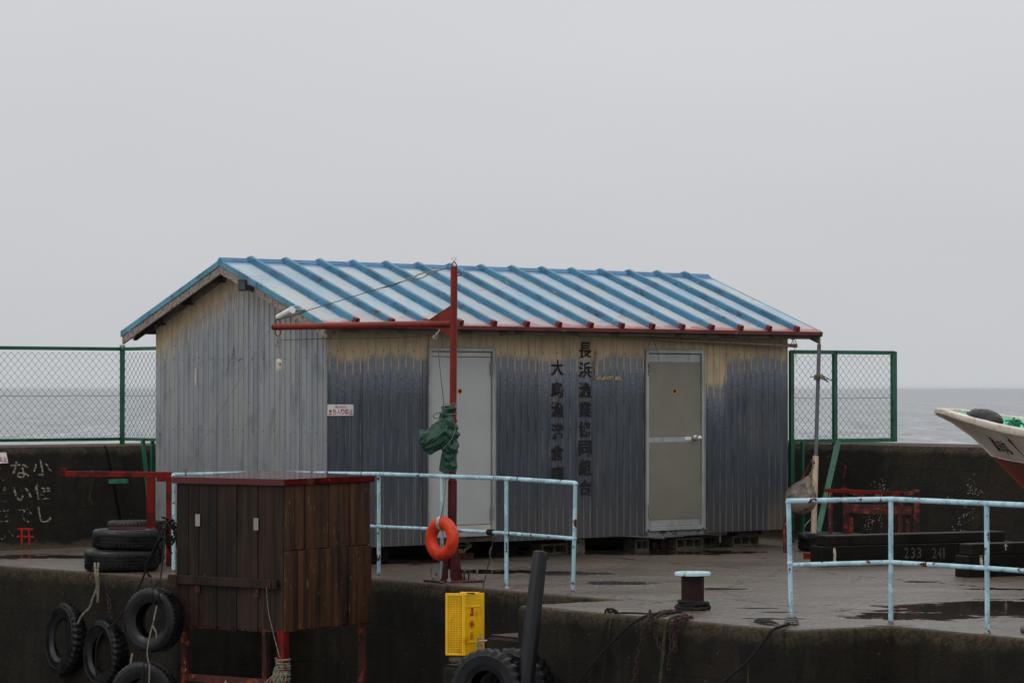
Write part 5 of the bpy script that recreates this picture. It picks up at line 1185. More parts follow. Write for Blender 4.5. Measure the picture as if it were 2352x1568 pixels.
for k in range(26):
    zc = P(650, 1513 + k * 2.4 + random.uniform(-1, 1), 24.2).z; tl = random.uniform(-.25, .25); rj = random.uniform(.054, .066)
    mb.tube([lg + Vector((math.cos(a) * rj, math.sin(a) * rj, math.cos(a + 1) * rj * tl)) + Z * zc for a in [i * math.pi / 7 for i in range(14)]], random.uniform(.0035, .005), 5, closed=True)
for k in range(16):
    a = random.uniform(3.3, 5.2); z0_ = P(650, 1530, 24.2).z; q0 = lg + Vector((math.cos(a) * .065, math.sin(a) * .065, z0_ - random.uniform(0, .1)))
    mb.tube(crv([q0, q0 + Vector((random.uniform(-.05, .02), -.03, -.06)), q0 + Vector((random.uniform(-.06, .03), -.02, -.14)), q0 + Vector((random.uniform(-.05, .04), 0, -.2))], 4), .004, 5)
tag(mb.build('rope_coil', pm('grey_green_cord', L(128, 124, 104), [(L(78, 76, 62), 30, .5, .62)], .85), at=lg + Z * -.6), 'grey green rope coiled round the near red leg of the cabinet', 'rope')
cord('rope', [P(640, 1540, 24.1), P(620, 1557, 23.9), P(596, 1580, 23.6)], .006, M['rope_lt'], 'pale rope slanting down left from the cabinet leg', 'rope', tw=True)
# hidden clothing: rope bundle on the cabinet's left edge
kb = P(390, 1215, 25.0); mb = MB()
for k in range(22):
    q0 = kb + Vector((random.uniform(-.05, .05), random.uniform(-.04, .04), random.uniform(-.12, .08))); v = Vector((random.uniform(-1, 1), random.uniform(-.6, .6), random.uniform(-1.2, 1.0))).normalized() * .07
    mb.tube(crv([q0 - v, q0 + Vector((.015, -.02, .01)), q0 + v, q0 + v * 1.3 + Vector((.02, 0, -.03))], 5), .009, 6)
tag(mb.build('rope_bundle', M['rope_dk'], at=kb, smooth=True), 'tangled dark rope bundle hanging at the left edge of the cabinet', 'rope')
for dx in (0, 1, 2):
    cord('rope', [kb + Vector((-.02 * dx, 0, .02)), P(372 - dx * 4, 1240, 25.2), P(352 - dx * 3, 1275, 25.4), P(338 - dx * 2, 1305, 25.6), P(342 + dx * 3, 1325, 25.6)], .009, M['rope_dk'], ['outer', 'middle', 'inner'][dx] + ' strand of dark rope slanting down left from the cabinet edge', 'rope', tw=True, group='dark rope strands beside the cabinet')
cord('rope', [P(338, 1300, 25.7), P(320, 1345, 25.9), P(290, 1395, 26.3), P(262, 1430, 26.6), P(236, 1450, 26.9), P(222, 1480, 26.9), P(221, 1530, 26.9), P(224, 1580, 26.9)], .010, M['rope_dk'], 'long dark rope from the cabinet edge over to the middle hanging tyre', 'rope', tw=True)

# ------------------------------------------------------------------ tyres
def tyre(c, axis, Ro, w, label, lugs=60, depth=.006, ri=None, group=None, groove=3, roll=0):
    ri = ri or Ro * .55; seg = lugs * 2
    tr = [(Ro * .985, -w * .39), (Ro, -w * .25), (Ro, -w * .19), (Ro - .012, -w * .18), (Ro - .012, -w * .14), (Ro, -w * .13), (Ro, -w * .03), (Ro - .012, -w * .02), (Ro - .012, w * .02), (Ro, w * .03), (Ro, w * .13), (Ro - .012, w * .14), (Ro - .012, w * .18), (Ro, w * .19), (Ro, w * .25), (Ro * .985, w * .39)]
    prof = [(ri, -w * .34), (ri + (Ro - ri) * .25, -w * .46), (ri + (Ro - ri) * .6, -w * .50), (Ro * .945, -w * .46)] + tr + [(Ro * .945, w * .46), (ri + (Ro - ri) * .6, w * .50), (ri + (Ro - ri) * .25, w * .46), (ri, w * .34), (ri + .008, w * .28), (ri + (Ro - ri) * .5, w * .42), (Ro - .03, w * .33), (Ro - .03, -w * .33), (ri + (Ro - ri) * .5, -w * .42), (ri + .008, -w * .28)]
    def mod(i, j):
        if j in (3, 4, 5, 6, 17, 18, 19, 20): return -depth if i % 2 else 0
        if 6 < j < 17 and depth > .011: return -depth if (i + 1) % 2 else 0
        return 0
    cc = Vector(c); t_ = empty('old_tyre', cc); tag(t_, label, 'tyre', group)
    mb = MB(); mb.lathe(prof, cc, axis, seg, closed=True, mod=mod); mb.build('casing', M['rubber'], t_, smooth=depth < .011)
    mb = MB(); ax_ = Vector(axis).normalized()
    for s1 in (-1, 1): mb.lathe([(ri + (Ro - ri) * .60, s1 * w * .503), (ri + (Ro - ri) * .63, s1 * (w * .503 + .003)), (ri + (Ro - ri) * .66, s1 * w * .498)], cc, axis, 48); mb.lathe([(ri + .004, s1 * w * .36), (ri - .004, s1 * w * .35), (ri - .002, s1 * w * .31)], cc, axis, 48)
    mb.build('sidewall_rings', M['rubber'], t_, smooth=True)
    return t_
nq = Vector((-.777, -.629, .0))
ht = 'old tyres hung on the quay face as fenders'
c = P(163, 1466, 27.45); tyre(c, Vector((-.83, -.55, .1)), .352, .26, 'chunky tread tyre hung leftmost on the quay face', 34, .016, ri=.19, group=ht)
c = P(250, 1500, 26.95); tyre(c, Vector((-.80, -.60, .06)), .325, .24, 'hanging tyre second from the left with dark ropes over it', 34, .012, ri=.18, group=ht)
c = P(354, 1423, 24.75); tyre(c, Vector((-.50, -.86, .06)), .282, .19, 'worn tyre hanging beside the left edge of the wooden cabinet', 46, .009, group=ht)
c = P(332, 1601, 24.7); tyre(c, Vector((-.32, -.94, .1)), .315, .19, 'lowest hanging tyre, cut by the bottom edge left of the cabinet', 46, .009, group=ht)
hs = 'tyres lying on the deck left of the cabinet'
c = D(280, 1296); c = Vector((c.x, c.y, .105)) + Vector((0, -.0, 0)); c = Vector((-.1371 * 27.42, 27.42, .105)); tyre(c, Z, .358, .205, 'bottom tyre of the front stack on the deck', 46, .009, group=hs)
c2 = Vector((-.1352 * 27.45, 27.45, .105 + .195)); tyre(c2, Vector((.02, 0, 1)), .335, .19, 'top tyre of the front stack with a board on it', 52, .009, group=hs)
mb = MB(); mb.obox(c2 + Vector((-.17, -.10, .098)), (.36, .03, 0), (-.02, .16, 0), (0, 0, .018)); tag(mb.build('board', M['lid'], at=c2 + Z * .1, bevel=.004), 'small dark red board lying on the front stack of tyres', 'board')
c3 = Vector((-.1322 * 28.6, 28.6, .11)); tyre(c3, Z, .29, .21, 'lower tyre of the rear stack near the shed corner', 46, .009, group=hs); tyre(c3 + Z * .215, Vector((0, .02, 1)), .285, .20, 'upper tyre of the rear stack near the shed corner', 46, .009, group=hs)
c = P(1125, 1578, 22.15); tyre(c, Vector((-.42, -.90, .12)), .305, .23, 'big lugged truck tyre in the bottom foreground beside the black pile', 26, .016, ri=.135, group='truck tyres by the steps')
c = P(1182, 1578, 22.55); tyre(c, Vector((-.42, -.90, .12)), .315, .24, 'second truck tyre half hidden behind the lugged one', 26, .012, ri=.14, group='truck tyres by the steps')
tc0 = Vector((.1085 * 30.75, 30.75, .10)); tyre(tc0, Z, .25, .19, 'tyre lying on the deck round the foot of the cream pipe', 46, .009)
tyre(Vector((.1165 * 31.0, 31.1, .085)), Z, .24, .165, 'flat tyre lying behind the timber sleepers', 46, .009)

FO = Fq + OUTV; FN = Vector((-.777, -.63, 0))
def QF(x, y, Y):
    if Y and 1290 < x < 1826 and Y < 22.4:
        q = PL(x, y, FO + FN * .028, FN); q = q if q.z < .01 else D(x, y, .02); return q
    return P(x, y, Y) if Y else D(x, y, .02)
# ropes and chains over the hanging tyres
def rp_(name, pts, r, mat, label, cat='rope', tw=True): return cord(name, [P(*p) for p in pts], r, M[mat], label, cat, tw=tw)
rp_('rope', [(381, 1290, 27.1), (385, 1318, 26.6), (390, 1345, 27.0)], .011, 'rope_lt', 'x') if False else None
rp_('rope', [(380 / 1, 1292, 26.6), (386, 1315, 26.5), (383, 1340, 26.5), (392, 1400, 26.5)], .01, 'rope_lt', 'x') if False else None
rp_('rope', [(218, 1292, 27.05), (219, 1315, 26.95), (222, 1340, 26.95), (223, 1366, 26.95)], .012, 'rope_lt', 'thick pale rope hanging from the front tyre stack, left strand')
rp_('rope', [(226, 1292, 27.05), (224, 1318, 26.95), (226, 1345, 26.95), (224, 1385, 26.95)], .012, 'rope_lt', 'thick pale rope hanging from the front tyre stack, right strand')
rp_('rope', [(222, 1350, 26.95), (212, 1375, 26.95), (205, 1395, 26.95), (190, 1410, 26.95), (178, 1432, 26.95)], .010, 'rope_lt', 'frayed pale rope end lying over the leftmost hanging tyre')
rp_('rope', [(217, 1300, 27.1), (190, 1345, 27.0), (160, 1420, 26.9), (146, 1490, 26.9), (132, 1550, 26.9), (118, 1580, 26.9)], .005, 'rope_dk', 'thin dark line crossing the leftmost hanging tyre', tw=False)
rp_('rope', [(382, 1205, 25.0), (376, 1260, 24.8), (370, 1320, 24.6), (366, 1338, 24.5)], .008, 'rope_dk', 'dark rope from the cabinet edge down to its hanging tyre')
for k, (x, lb) in enumerate(((352, 'left'), (366, 'right'))):
    rp_('rope', [(x + 16 - k * 12, 1333, 24.65), (x, 1350, 24.52), (x - 1, 1372, 24.50), (x + 6, 1388, 24.7), (x + 6 - k * 6, 1395, 24.8)], .008, 'rope_dk', lb + ' loop of dark rope round the top of the tyre beside the cabinet')
rp_('rope', [(360, 1390, 24.6), (354, 1420, 24.5), (350, 1436, 24.5), (344, 1460, 24.45), (338, 1500, 24.4), (343, 1530, 24.4), (342, 1575, 24.4)], .007, 'rope_lt', 'pale knotted rope hanging through the tyre beside the cabinet')
rp_('rope', [(351, 1436, 24.5), (358, 1450, 24.45), (360, 1466, 24.45)], .007, 'rope_lt', 'loose pale rope end from the knot inside the hanging tyre')
rp_('rope', [(334, 1495, 24.45), (331, 1520, 24.45), (326, 1560, 24.4), (325, 1580, 24.4)], .008, 'rope_dk', 'dark rope running down onto the lowest hanging tyre, left strand')
rp_('rope', [(346, 1490, 24.45), (341, 1515, 24.45), (336, 1560, 24.4), (336, 1580, 24.4)], .008, 'rope_dk', 'dark rope running down onto the lowest hanging tyre, right strand')
rp_('rope', [(304, 1500, 26.6), (301, 1520, 26.5), (300, 1536, 26.5), (296, 1560, 26.4)], .011, 'rope_lt', 'short piece of pale rope showing between two hanging tyres')
def chn(pts, ln, r, label, mat='chain'):
    mb = MB(); pts = [QF(*p) for p in pts]; chain(mb, pts, ln, r); tag(mb.build('chain', M[mat], at=pts[0], smooth=True), label, 'chain')
chn([(150, 1335, 27.6), (148, 1352, 27.5), (146, 1375, 27.4)], .055, .005, 'short rusty chain above the leftmost hanging tyre')
chn([(247, 1345, 26.95), (249, 1370, 26.9), (253, 1400, 26.8), (256, 1420, 26.8)], .055, .005, 'rusty chain above the second hanging tyre')
chn([(70, 1398, 28.1), (74, 1430, 28.1), (80, 1480, 28.1), (90, 1510, 28.0), (102, 1545, 27.9)], .06, .005, 'long rusty chain hanging on the quay wall at the far left')
chn([(352, 1372, 26.3), (340, 1400, 26.3), (330, 1425, 26.3)], .055, .005, 'rusty chain seen through the tyre beside the cabinet')
# iron ring in the quay face at left
c = PL(79, 1307, L1 + nq * .03, nq); mb = MB(); mb.tube([c + Vector((math.cos(a) * .034, -.02, math.sin(a) * .034)) for a in [i * math.pi / 8 for i in range(16)]], .008, 8, closed=True); mb.tube([c + Vector((.03, -.02, 0)), c + Vector((.07, .03, .01))], .01, 8)
tag(mb.build('mooring_ring', M['galv'], at=c, smooth=True), 'small iron mooring ring on the left quay wall', 'mooring ring')
# shackle and frayed rope on the step
c = P(1102, 1468, 22.9); mb = MB(); mb.tube(crv([c + Vector((-.02, 0, -.04)), c + Vector((-.02, 0, .0)), c + Vector((0, 0, .018)), c + Vector((.022, 0, 0)), c + Vector((.022, 0, -.03))], 5), .006, 8); mb.tube([c + Vector((.0, 0, -.012)), c + Vector((.06, 0, -.008))], .008, 8)
tag(mb.build('shackle', M['galv'], at=c, smooth=True), 'small steel shackle on the concrete step above the truck tyre', 'shackle')
mb = MB()
for k in range(9): q = c + Vector((-.03 + k * .006, 0, -.03)); mb.tube(crv([q, q + Vector((random.uniform(-.01, .01), 0, -.04)), q + Vector((random.uniform(-.02, .01), 0, -.10))], 4), .003, 5)
tag(mb.build('frayed_rope', M['rope_lt'], at=c), 'frayed pale rope ends under the small steel shackle', 'rope')

# ------------------------------------------------------------------ black pile
a = P(1241, 1268, 22.25); b = P(1203, 1600, 22.0); b2 = b + (b - a) * 1.9
mb = MB(); dpl = (a - b).normalized()
mb.tube([b2, b, a - dpl * .012, a], [.073, .0705, .058, .054], 28); pl = empty('mooring_pile', b2); tag(pl, 'leaning black rubber covered mooring pile in the foreground', 'pile')
mb.build('shaft', M['pile'], pl, smooth=True)
mb = MB(); mb.lathe([(.050, .0), (.048, .006), (.0, .007)], a, dpl, 24); mb.build('cut_top', M['piletop'], pl)
mb = MB()
for an in (0.6,):
    o_ = Vector((.03, -.056, 0)); mb.tube([b2 + o_, b + o_, a + Vector((.024, -.046, -.03))], .012, 8)
mb.build('seam', M['pile'], pl, smooth=True)

# ------------------------------------------------------------------ bollard with its ropes and chains
bc = D(1591, 1399); t = empty('bollard', bc); tag(t, 'maroon mooring bollard with a pale blue rusty cap on the quay edge', 'bollard'); kk = bc.y / F
zc_ = P(1591, 1321, bc.y).z
mb = MB(); mb.lathe([(26.2 * kk, -.01), (26.2 * kk, zc_)], bc, Z, 32); mb.build('stem', M['bollard_r'], t, smooth=True)
mb = MB(); mb.lathe([(0, zc_), (40 * kk, zc_), (41.5 * kk, zc_ + .004), (41.5 * kk, zc_ + .022), (40.5 * kk, zc_ + .028), (0, zc_ + .032)], bc, Z, 36); mb.build('cap', M['bollard_c'], t, smooth=True)
mb = MB()
for k, zz in enumerate((.010, .030, .048)):
    rr_ = 31 * kk + .012 * (2 - k); q = [bc + Vector((math.cos(a) * rr_, math.sin(a) * rr_, zz + .010 * (1 + math.sin(a * 1 + k * 2)))) for a in [i * math.pi / 12 for i in range(25)]]; rope(mb, q, .016, n=2)
tag(mb.build('rope_coil', M['rope_dk'], at=bc, smooth=True), 'dark rope coiled round the foot of the bollard', 'rope')
mb = MB(); q = [bc + Vector((math.cos(a) * 32 * kk, math.sin(a) * 32 * kk - .02, .012)) for a in [2.6 + i * math.pi / 10 for i in range(16)]]; chain(mb, q, .05, .0055)
tag(mb.build('chain', M['chain'], at=bc, smooth=True), 'rusty chain lying round the foot of the bollard', 'chain')
def bp_(pts, dz_=0): return [QF(*q) for q in pts]
cord('rope', bp_([(1565, 1404, 0), (1530, 1408, 0), (1500, 1410, 0), (1470, 1420, 21.95), (1440, 1440, 21.9), (1400, 1480, 21.9), (1360, 1525, 21.9), (1318, 1580, 21.9)]), .0135, M['rope_dk'], 'long dark rope from the bollard slanting down left over the quay face', 'rope', tw=True)
cord('rope', bp_([(1575, 1410, 0), (1558, 1414, 0), (1540, 1420, 21.7), (1529, 1440, 21.55), (1525, 1480, 21.5), (1522, 1520, 21.5), (1515, 1580, 21.5)]), .0135, M['rope_grn'], 'mossy rope hanging straight down the quay face below the bollard', 'rope', tw=True)
mb = MB(); kn = P(1407, 1408, 22.25)
for k in range(12):
    v = Vector((random.uniform(-1, 1), random.uniform(-.5, .5), random.uniform(-1, 1))).normalized() * .03; q0 = kn + Vector((random.uniform(-.045, .02), -.02, random.uniform(-.06, .02)))
    rope(mb, [q0 - v, q0 + v.cross(Vector((0, 1, 0))) * .8, q0 + v, q0 + v * .4 - Z * .02], .009, n=4)
tag(mb.build('rope_knot', M['rope_dk'], at=kn, smooth=True), 'bulky dark rope knot on the quay edge left of the bollard', 'knot')
cord('rope', bp_([(1412, 1408, 22.3), (1430, 1407, 0), (1455, 1407, 0), (1480, 1408, 0)]), .008, M['rope_dk'], 'dark rope lying flat between the knot and the little anchor plate', 'rope', tw=True)
cord('rope', bp_([(1398, 1420, 22.2), (1388, 1450, 22.15), (1372, 1500, 22.1), (1358, 1545, 22.1), (1350, 1580, 22.1)]), .008, M['rope_dk'], 'left of two dark ropes hanging below the knot on the quay face', 'rope', tw=True)
cord('rope', bp_([(1408, 1420, 22.2), (1400, 1460, 22.1), (1390, 1510, 22.05), (1384, 1580, 22.0)]), .008, M['rope_dk'], 'right of two dark ropes hanging below the knot on the quay face', 'rope', tw=True)
c = D(1493, 1409); mb = MB(); mb.cbox(c + Z * .004, (.17, .0, 0), (0, .06, 0), (0, 0, .008)); mb.tube([c, c + Z * .035], .007, 8); mb.lathe([(0, .012), (.014, .012), (.014, .022), (0, .022)], c, Z, 6)
tag(mb.build('anchor_plate', M['chain'], at=c), 'small rusty anchor plate with a bolt on the quay edge', 'plate')
chn([(1545, 1403, 22.25), (1508, 1409, 22.15), (1487, 1424, 21.95), (1478, 1450, 21.85), (1470, 1490, 21.85), (1462, 1530, 21.85), (1455, 1580, 21.85)], .06, .0055, 'long rusty chain hanging on the quay face left of the mossy rope')
chn([(1530, 1406, 22.2), (1508, 1418, 21.95), (1504, 1440, 21.85), (1508, 1465, 21.85), (1518, 1490, 21.8), (1530, 1500, 21.7)], .05, .004, 'thin rusty chain loop on the quay face below the bollard')
chn([(1580, 1414, 21.9), (1558, 1420, 21.65), (1545, 1440, 21.5), (1541, 1460, 21.5), (1543, 1490, 21.5), (1538, 1510, 21.5), (1536, 1540, 21.5)], .05, .006, 'rusty chain bundle hanging right of the mossy rope')
chn([(1590, 1416, 21.85), (1562, 1424, 21.6), (1552, 1440, 21.45), (1549, 1465, 21.45), (1552, 1490, 21.45), (1545, 1500, 21.45)], .05, .006, 'second rusty chain strand beside the chain bundle')
# rope at the right-hand railing foot
p0 = r1[0]; mb = MB()
for k in range(4): mb.tube([p0 + Vector((math.cos(a) * (.032 + .006 * (3 - k)), math.sin(a) * (.032 + .006 * (3 - k)), .012 + k * .014)) for a in [i * math.pi / 8 for i in range(16)]], .009, 6, closed=True)
tag(mb.build('rope_wrap', pm('grey_rope', L(104, 104, 102), [(L(60, 60, 56), 40, .5, .6)], .8), at=p0), 'grey rope turns round the foot of the right railing post', 'rope')
cord('rope', bp_([(1812, 1432, 0), (1795, 1438, 0), (1775, 1446, 20.8), (1762, 1462, 20.75), (1745, 1485, 20.75), (1715, 1520, 20.75), (1672, 1556, 20.75), (1640, 1580, 20.7)]), .0135, M['rope_dk'], 'dark rope slanting down left from the foot of the right railing', 'rope', tw=True)
mb = MB()
for k in range(26): q0 = D(1790, 1433, .012); e__ = D(1738 + random.uniform(-8, 16), 1424 + random.uniform(-3, 6), .012); mb.tube(crv([q0, q0.lerp(e__, .5) + Vector((0, random.uniform(-.05, .05), .01)), e__], 4), .0035, 4)
tag(mb.build('frayed_rope', M['rope_dk'], at=D(1790, 1433, .01)), 'frayed dark rope tail lying on the deck left of the right railing', 'rope')
# pipe end at far right
a = D(2346, 1443, .028); mb = MB(); dd = Vector((.9, -.5, 0)).normalized(); mb.tube([a, a + dd * .5], .028, 16); tag(mb.build('pipe', M['grey_pipe'], at=a, smooth=True), 'grey plastic pipe end lying at the right edge of the picture', 'pipe')

# ------------------------------------------------------------------ sleepers under the boat
def sleeper(p, q, z0, h, dpt, mat, label, grp):
    u = (q - p).normalized(); v = Vector((-u.y, u.x, 0)); mb = MB(); mb.obox(dz(p, z0), u * (q - p).length, v * dpt, Z * h)
    return tag(mb.build('timber_beam', M[mat], bevel=.008, at=dz(p, z0)), label, 'timber beam', grp), u, v
ga = 'timber sleepers under the boat'
pA = Vector((3.04, 27.95, 0)); pB = Vector((5.02, 28.9, 0))
o1, u1, v1 = sleeper(pA, pB + Vector((.1, .05, 0)), .0, .20, .22, 'timber_blk', 'lower black timber beam with the white numbers 233 and 241', ga)
o2, _, _ = sleeper(pA + u1 * .07 + v1 * .02, pB + v1 * .02, .202, .10, .2, 'timber', 'upper brown timber beam lying on the numbered black beam', ga)
mb = MB(); fb = pA - v1 * .002
for i, (ch, x) in enumerate(zip('233241', (2082, 2096 + 1, 2111, 2146, 2158, 2166 + 2))):
    c = PL(x, 1269, fb, v1); glyph(mb, ch, c, u1 * (.05 if i not in (5,) else .016), Z * .105, .0)
mb.build('number', M['number'], o1, fixn=False) if False else None
nm = mb.build('number', M['number'], None, fixn=False, at=(pA.x, pA.y, 0)); nm.parent = o1; nm.location = (0, 0, 0)
mb = MB(); c = PL(1917, 1275, fb, v1); mb.add([c - u1 * .018 - Z * .09, c + u1 * .018 - Z * .09, c + u1 * .015 + Z * .075, c - u1 * .016 + Z * .08], [(0, 1, 2, 3)]); pp = mb.build('paper_tag', paint_worn('torn_label', L(206, 196, 176), L(80, 60, 44), 60, .52, .6), None, fixn=False, at=(pA.x, pA.y, 0)); pp.parent = o1; pp.location = (0, 0, 0)
pC = D(2224, 1326); pC.z = 0; pD_ = pC + u1 * 2.4
o3, _, _ = sleeper(pC, pD_, .0, .20, .22, 'timber_blk', 'lower black timber beam of the right pair, cut by the frame edge', ga)
o4, _, _ = sleeper(pC + u1 * .05 + v1 * .02, pD_ + v1 * .02, .202, .105, .2, 'timber', 'upper brown timber beam of the right pair with a painted white arrow', ga)
fb2 = pC - v1 * .002; mb = MB(); c = PL(2254, 1288, fb2, v1); mb.add([c - u1 * .016 - Z * .05, c + u1 * .018 - Z * .05, c + u1 * .012 + Z * .055, c - u1 * .016 + Z * .055], [(0, 1, 2, 3)]); pp = mb.build('paper_tag', bpy.data.materials['torn_label'], None, fixn=False, at=(pC.x, pC.y, 0)); pp.parent = o3; pp.location = (0, 0, 0)
fb3 = pC + v1 * .018; c = PL(2310, 1252, fb3, v1); mb = MB(); mb.add([c - u1 * .006 - Z * .045, c + u1 * .006 - Z * .045, c + u1 * .006, c - u1 * .006], [(0, 1, 2, 3)]); mb.add([c - u1 * .026 - Z * .01, c + Z * .022, c + u1 * .028 - Z * .014, c + u1 * .0 + Z * .0], [(0, 1, 2, 3)])
pp = mb.build('painted_arrow', M['chips'], None, fixn=False, at=dz(pC + u1 * .05 + v1 * .02, .202)); pp.parent = o4; pp.location = (0, 0, 0)
# red steel offcut on the ground and rusty frames
a = D(1858, 1296 - 9, 0); mb = MB(); q = P(1835, 1272, 28.6); mb.bar(Vector((q.x - .12, q.y, .03)), Vector((q.x + .1, q.y + .1, .03)), .05, .06); 
q = D(1848, 1283); mb = MB(); mb.bar(Vector((q.x, q.y, .03)), Vector((q.x + .28, q.y + .12, .03)), .06, .06); tag(mb.build('steel_offcut', M['mast'], at=q), 'short red steel channel lying beside the black timber beam', 'steel bar')
t = empty('steel_trestle', P(1905, 1220, 29.6)); tag(t, 'dark red steel trestle with a long top bar behind the timber beams', 'trestle')
YA = 29.6; a = P(1894, 1125.5, YA); b = P(2075, 1133, YA + .1)
mb = MB(); mb.bar(a, b, .05, .035); mb.build('top_bar', M['red_frame'], t)
for x, Yy in ((1907, YA), (2068, YA + .1)):
    mb = MB(); q = P(x, 1128, Yy); mb.tube([q, dz(q, 0)], .024, 12); mb.build('leg', M['rusty'], t, smooth=True)
t = empty('rusty_rack', P(2020, 1220, 30.4)); tag(t, 'rusty square tube frame with flaking cream paint behind the red trestle', 'frame')
YB = 30.5
for x, y0, w in ((1942, 1120, .045), (2105, 1124, .055), (1954, 1172, .045), (2085, 1172, .04)):
    mb = MB(); q = P(x, y0, YB + (.25 if x in (1942, 2105) else 0)); mb.bar(dz(q, 0), q, w, w, Vector((0, 1, 0))); mb.build('post', M['rusty'], t)
for (x0, y0, x1, y1, h, dY) in ((1944, 1162, 2095, 1168, .045, .0), (1946, 1172, 2093, 1177, .045, -.05), (1936, 1121, 2012, 1152, .045, .2), (2012, 1152, 2105, 1128, .04, .2)):
    mb = MB(); mb.bar(P(x0, y0, YB + dY), P(x1, y1, YB + dY), .045, h); mb.build('rail', M['rusty'], t)

# ------------------------------------------------------------------ grey pipe in cream sleeve, buoy, hook bar
t = empty('pipe_post', Vector((tc0.x, tc0.y, 0))); tag(t, 'tall grey pipe standing in a cream painted sleeve right of the shed', 'post')
pb = P(1869, 1218, 30.75); pm1 = P(1873.5, 1047, 30.8); ptop = P(1881.5, 790, 30.85)
mb = MB(); mb.tube([pb - (pm1 - pb) * .12, pm1], .031, 20); mb.build('sleeve', M['cream_pipe'], t, smooth=True)
mb = MB(); mb.tube([pm1 - Z * .05, ptop], .0215, 20); mb.build('pipe', M['grey_pipe'], t, smooth=True)
kn = P(1876, 866, 30.8); mb = MB()
for k in range(10): mb.tube([kn + Vector((math.cos(a) * .026, math.sin(a) * .026, (k - 5) * .004 + math.cos(a + k) * .008)) for a in [i * math.pi / 6 for i in range(12)]], .005, 5, closed=True)
for k in range(7): mb.tube(crv([kn + Vector((0, -.03, 0)), kn + Vector((.05 + .01 * k, -.03, .03 - k * .012)), kn + Vector((.11 + random.uniform(-.03, .05), -.02, -.04 + random.uniform(-.02, .04)))], 4), .0045, 5)
mb.tube(crv([kn, kn + Vector((-.05, -.02, .005)), kn + Vector((-.075, -.02, -.005))], 4), .005, 5)
tag(mb.build('rag_knot', pm('dirty_rag', L(96, 90, 74), [(L(50, 46, 38), 30, .5, .6)], .9), at=kn), 'dirty rag and rope knotted round the tall grey pipe', 'rag')
bcn = P(1840, 1144, 30.3); kk = 30.3 / F; mb = MB(); Rb = 37 * kk
prof = [(0, -Rb), (Rb * .35, -Rb * .94), (Rb * .70, -Rb * .72), (Rb * .93, -Rb * .36), (Rb, 0), (Rb * .95, Rb * .30), (Rb * .80, Rb * .60), (Rb * .56, Rb * .88), (Rb * .34, Rb * 1.12), (Rb * .16, Rb * 1.34), (Rb * .09, Rb * 1.46), (0, Rb * 1.5)]
t = empty('buoy', bcn); tag(t, 'large dirty white round buoy hanging beside the shed corner', 'buoy')
mb.lathe(prof, bcn, Vector((.33, -.03, .94)), 32, mod=lambda i, j: mn.noise(Vector((i * .2, j * .4, 1))) * .004); mb.build('ball', M['buoy'], t, smooth=True)
nk = P(1862, 1092, 30.3); mb = MB()
for k in range(4): mb.tube(crv([nk, nk + Vector((.0 + .012 * k, -.04, -.06)), P(1862 + k * 4, 1114, 30.2), P(1866 + k * 3, 1126 + k * 3, 30.16)], 5), .0028, 5)
for k in range(5): mb.tube([nk + Vector((math.cos(a) * .014, math.sin(a) * .014, k * .006)) for a in [i * math.pi / 5 for i in range(10)]], .004, 5, closed=True)
mb.tube(crv([nk, nk + Vector((.02, 0, .09)), nk + Vector((.025, 0, .15))], 4), .007, 6); mb.build('lashing', pm('yellowish_cord', L(116, 104, 70), rough=.9), t)
mb = MB(); hb = [P(1803, 1292, 30.4), P(1802, 1220, 30.5), P(1806, 1190, 30.55), P(1820, 1172, 30.6), P(1833, 1130, 30.55), P(1847, 1095, 30.5), P(1862, 1066, 30.45), P(1866, 1058, 30.42)]
hb[0].z = 0; mb.tube(crv(hb, 6), .019, 12); mb.sphere(P(1867, 1062, 30.40), .024, .02, .02, 10, 6)
tag(mb.build('bent_bar', M['rusty'], at=hb[0], smooth=True), 'bent rusty iron bar holding the buoy beside the shed corner', 'iron bar')
cord('cord', [P(1885 - 15, 1045, 30.7), P(1872 - 2, 1068, 30.5), P(1866, 1078, 30.4), P(1862, 1084, 30.3)], .005, M['rope_lt'], 'short pale cord from the cream sleeve to the buoy')
cord('cord', [P(1865, 1190, 30.6), P(1850, 1205, 30.5), P(1846, 1222, 30.5)], .006, M['rope_lt'], 'pale cord curling down beside the foot of the cream sleeve')

# ------------------------------------------------------------------ red frame at the left
Yf = 28.15; t = empty('steel_rack', P(347, 1215, Yf)); tag(t, 'orange red steel bar frame with an end plate left of the shed', 'steel frame')
a = P(150, 1088, Yf + .1); b = P(394, 1089.5, Yf); mb = MB(); mb.bar(a, b, .04, .055); mb.build('cross_bar', M['red_frame'], t, bevel=.003)
mb = MB(); c = P(145, 1083, Yf + .1); mb.cbox(c, (.066, .02, 0), (-.003, .01, 0), (0, 0, .085)); pl_ = mb.build('end_plate', M['red_frame'], t, bevel=.003)
mb = MB(); mb.lathe([(0, 0), (.012, 0), (.012, .01), (0, .01)], c + Vector((0, -.006, .006)), Vector((0, -1, 0)), 10); mb.build('bolt', M['black'], pl_)
for x, w in ((347, .085), (388, .05)):
    mb = MB(); q = P(x, 1092, Yf - (.0 if x == 347 else .05)); mb.bar(dz(q, 0), q, w, .05, Vector((0, 1, 0))); mb.build('leg', M['red_frame'], t, bevel=.003)
mb = MB(); mb.bar(P(360, 1100, Yf - .04), P(392, 1099, Yf - .04), .03, .05); mb.build('stub', M['red_frame'], t)
cord('cord', [P(205, 1083, Yf - .0), P(213, 1080, Yf - .05), P(214, 1090, Yf - .05), P(210, 1120, Yf), P(205, 1142, Yf), P(209, 1150, Yf), P(214, 1158, Yf)], .003, M['rope_grn'], 'thin string looped over the red bar and hanging down')
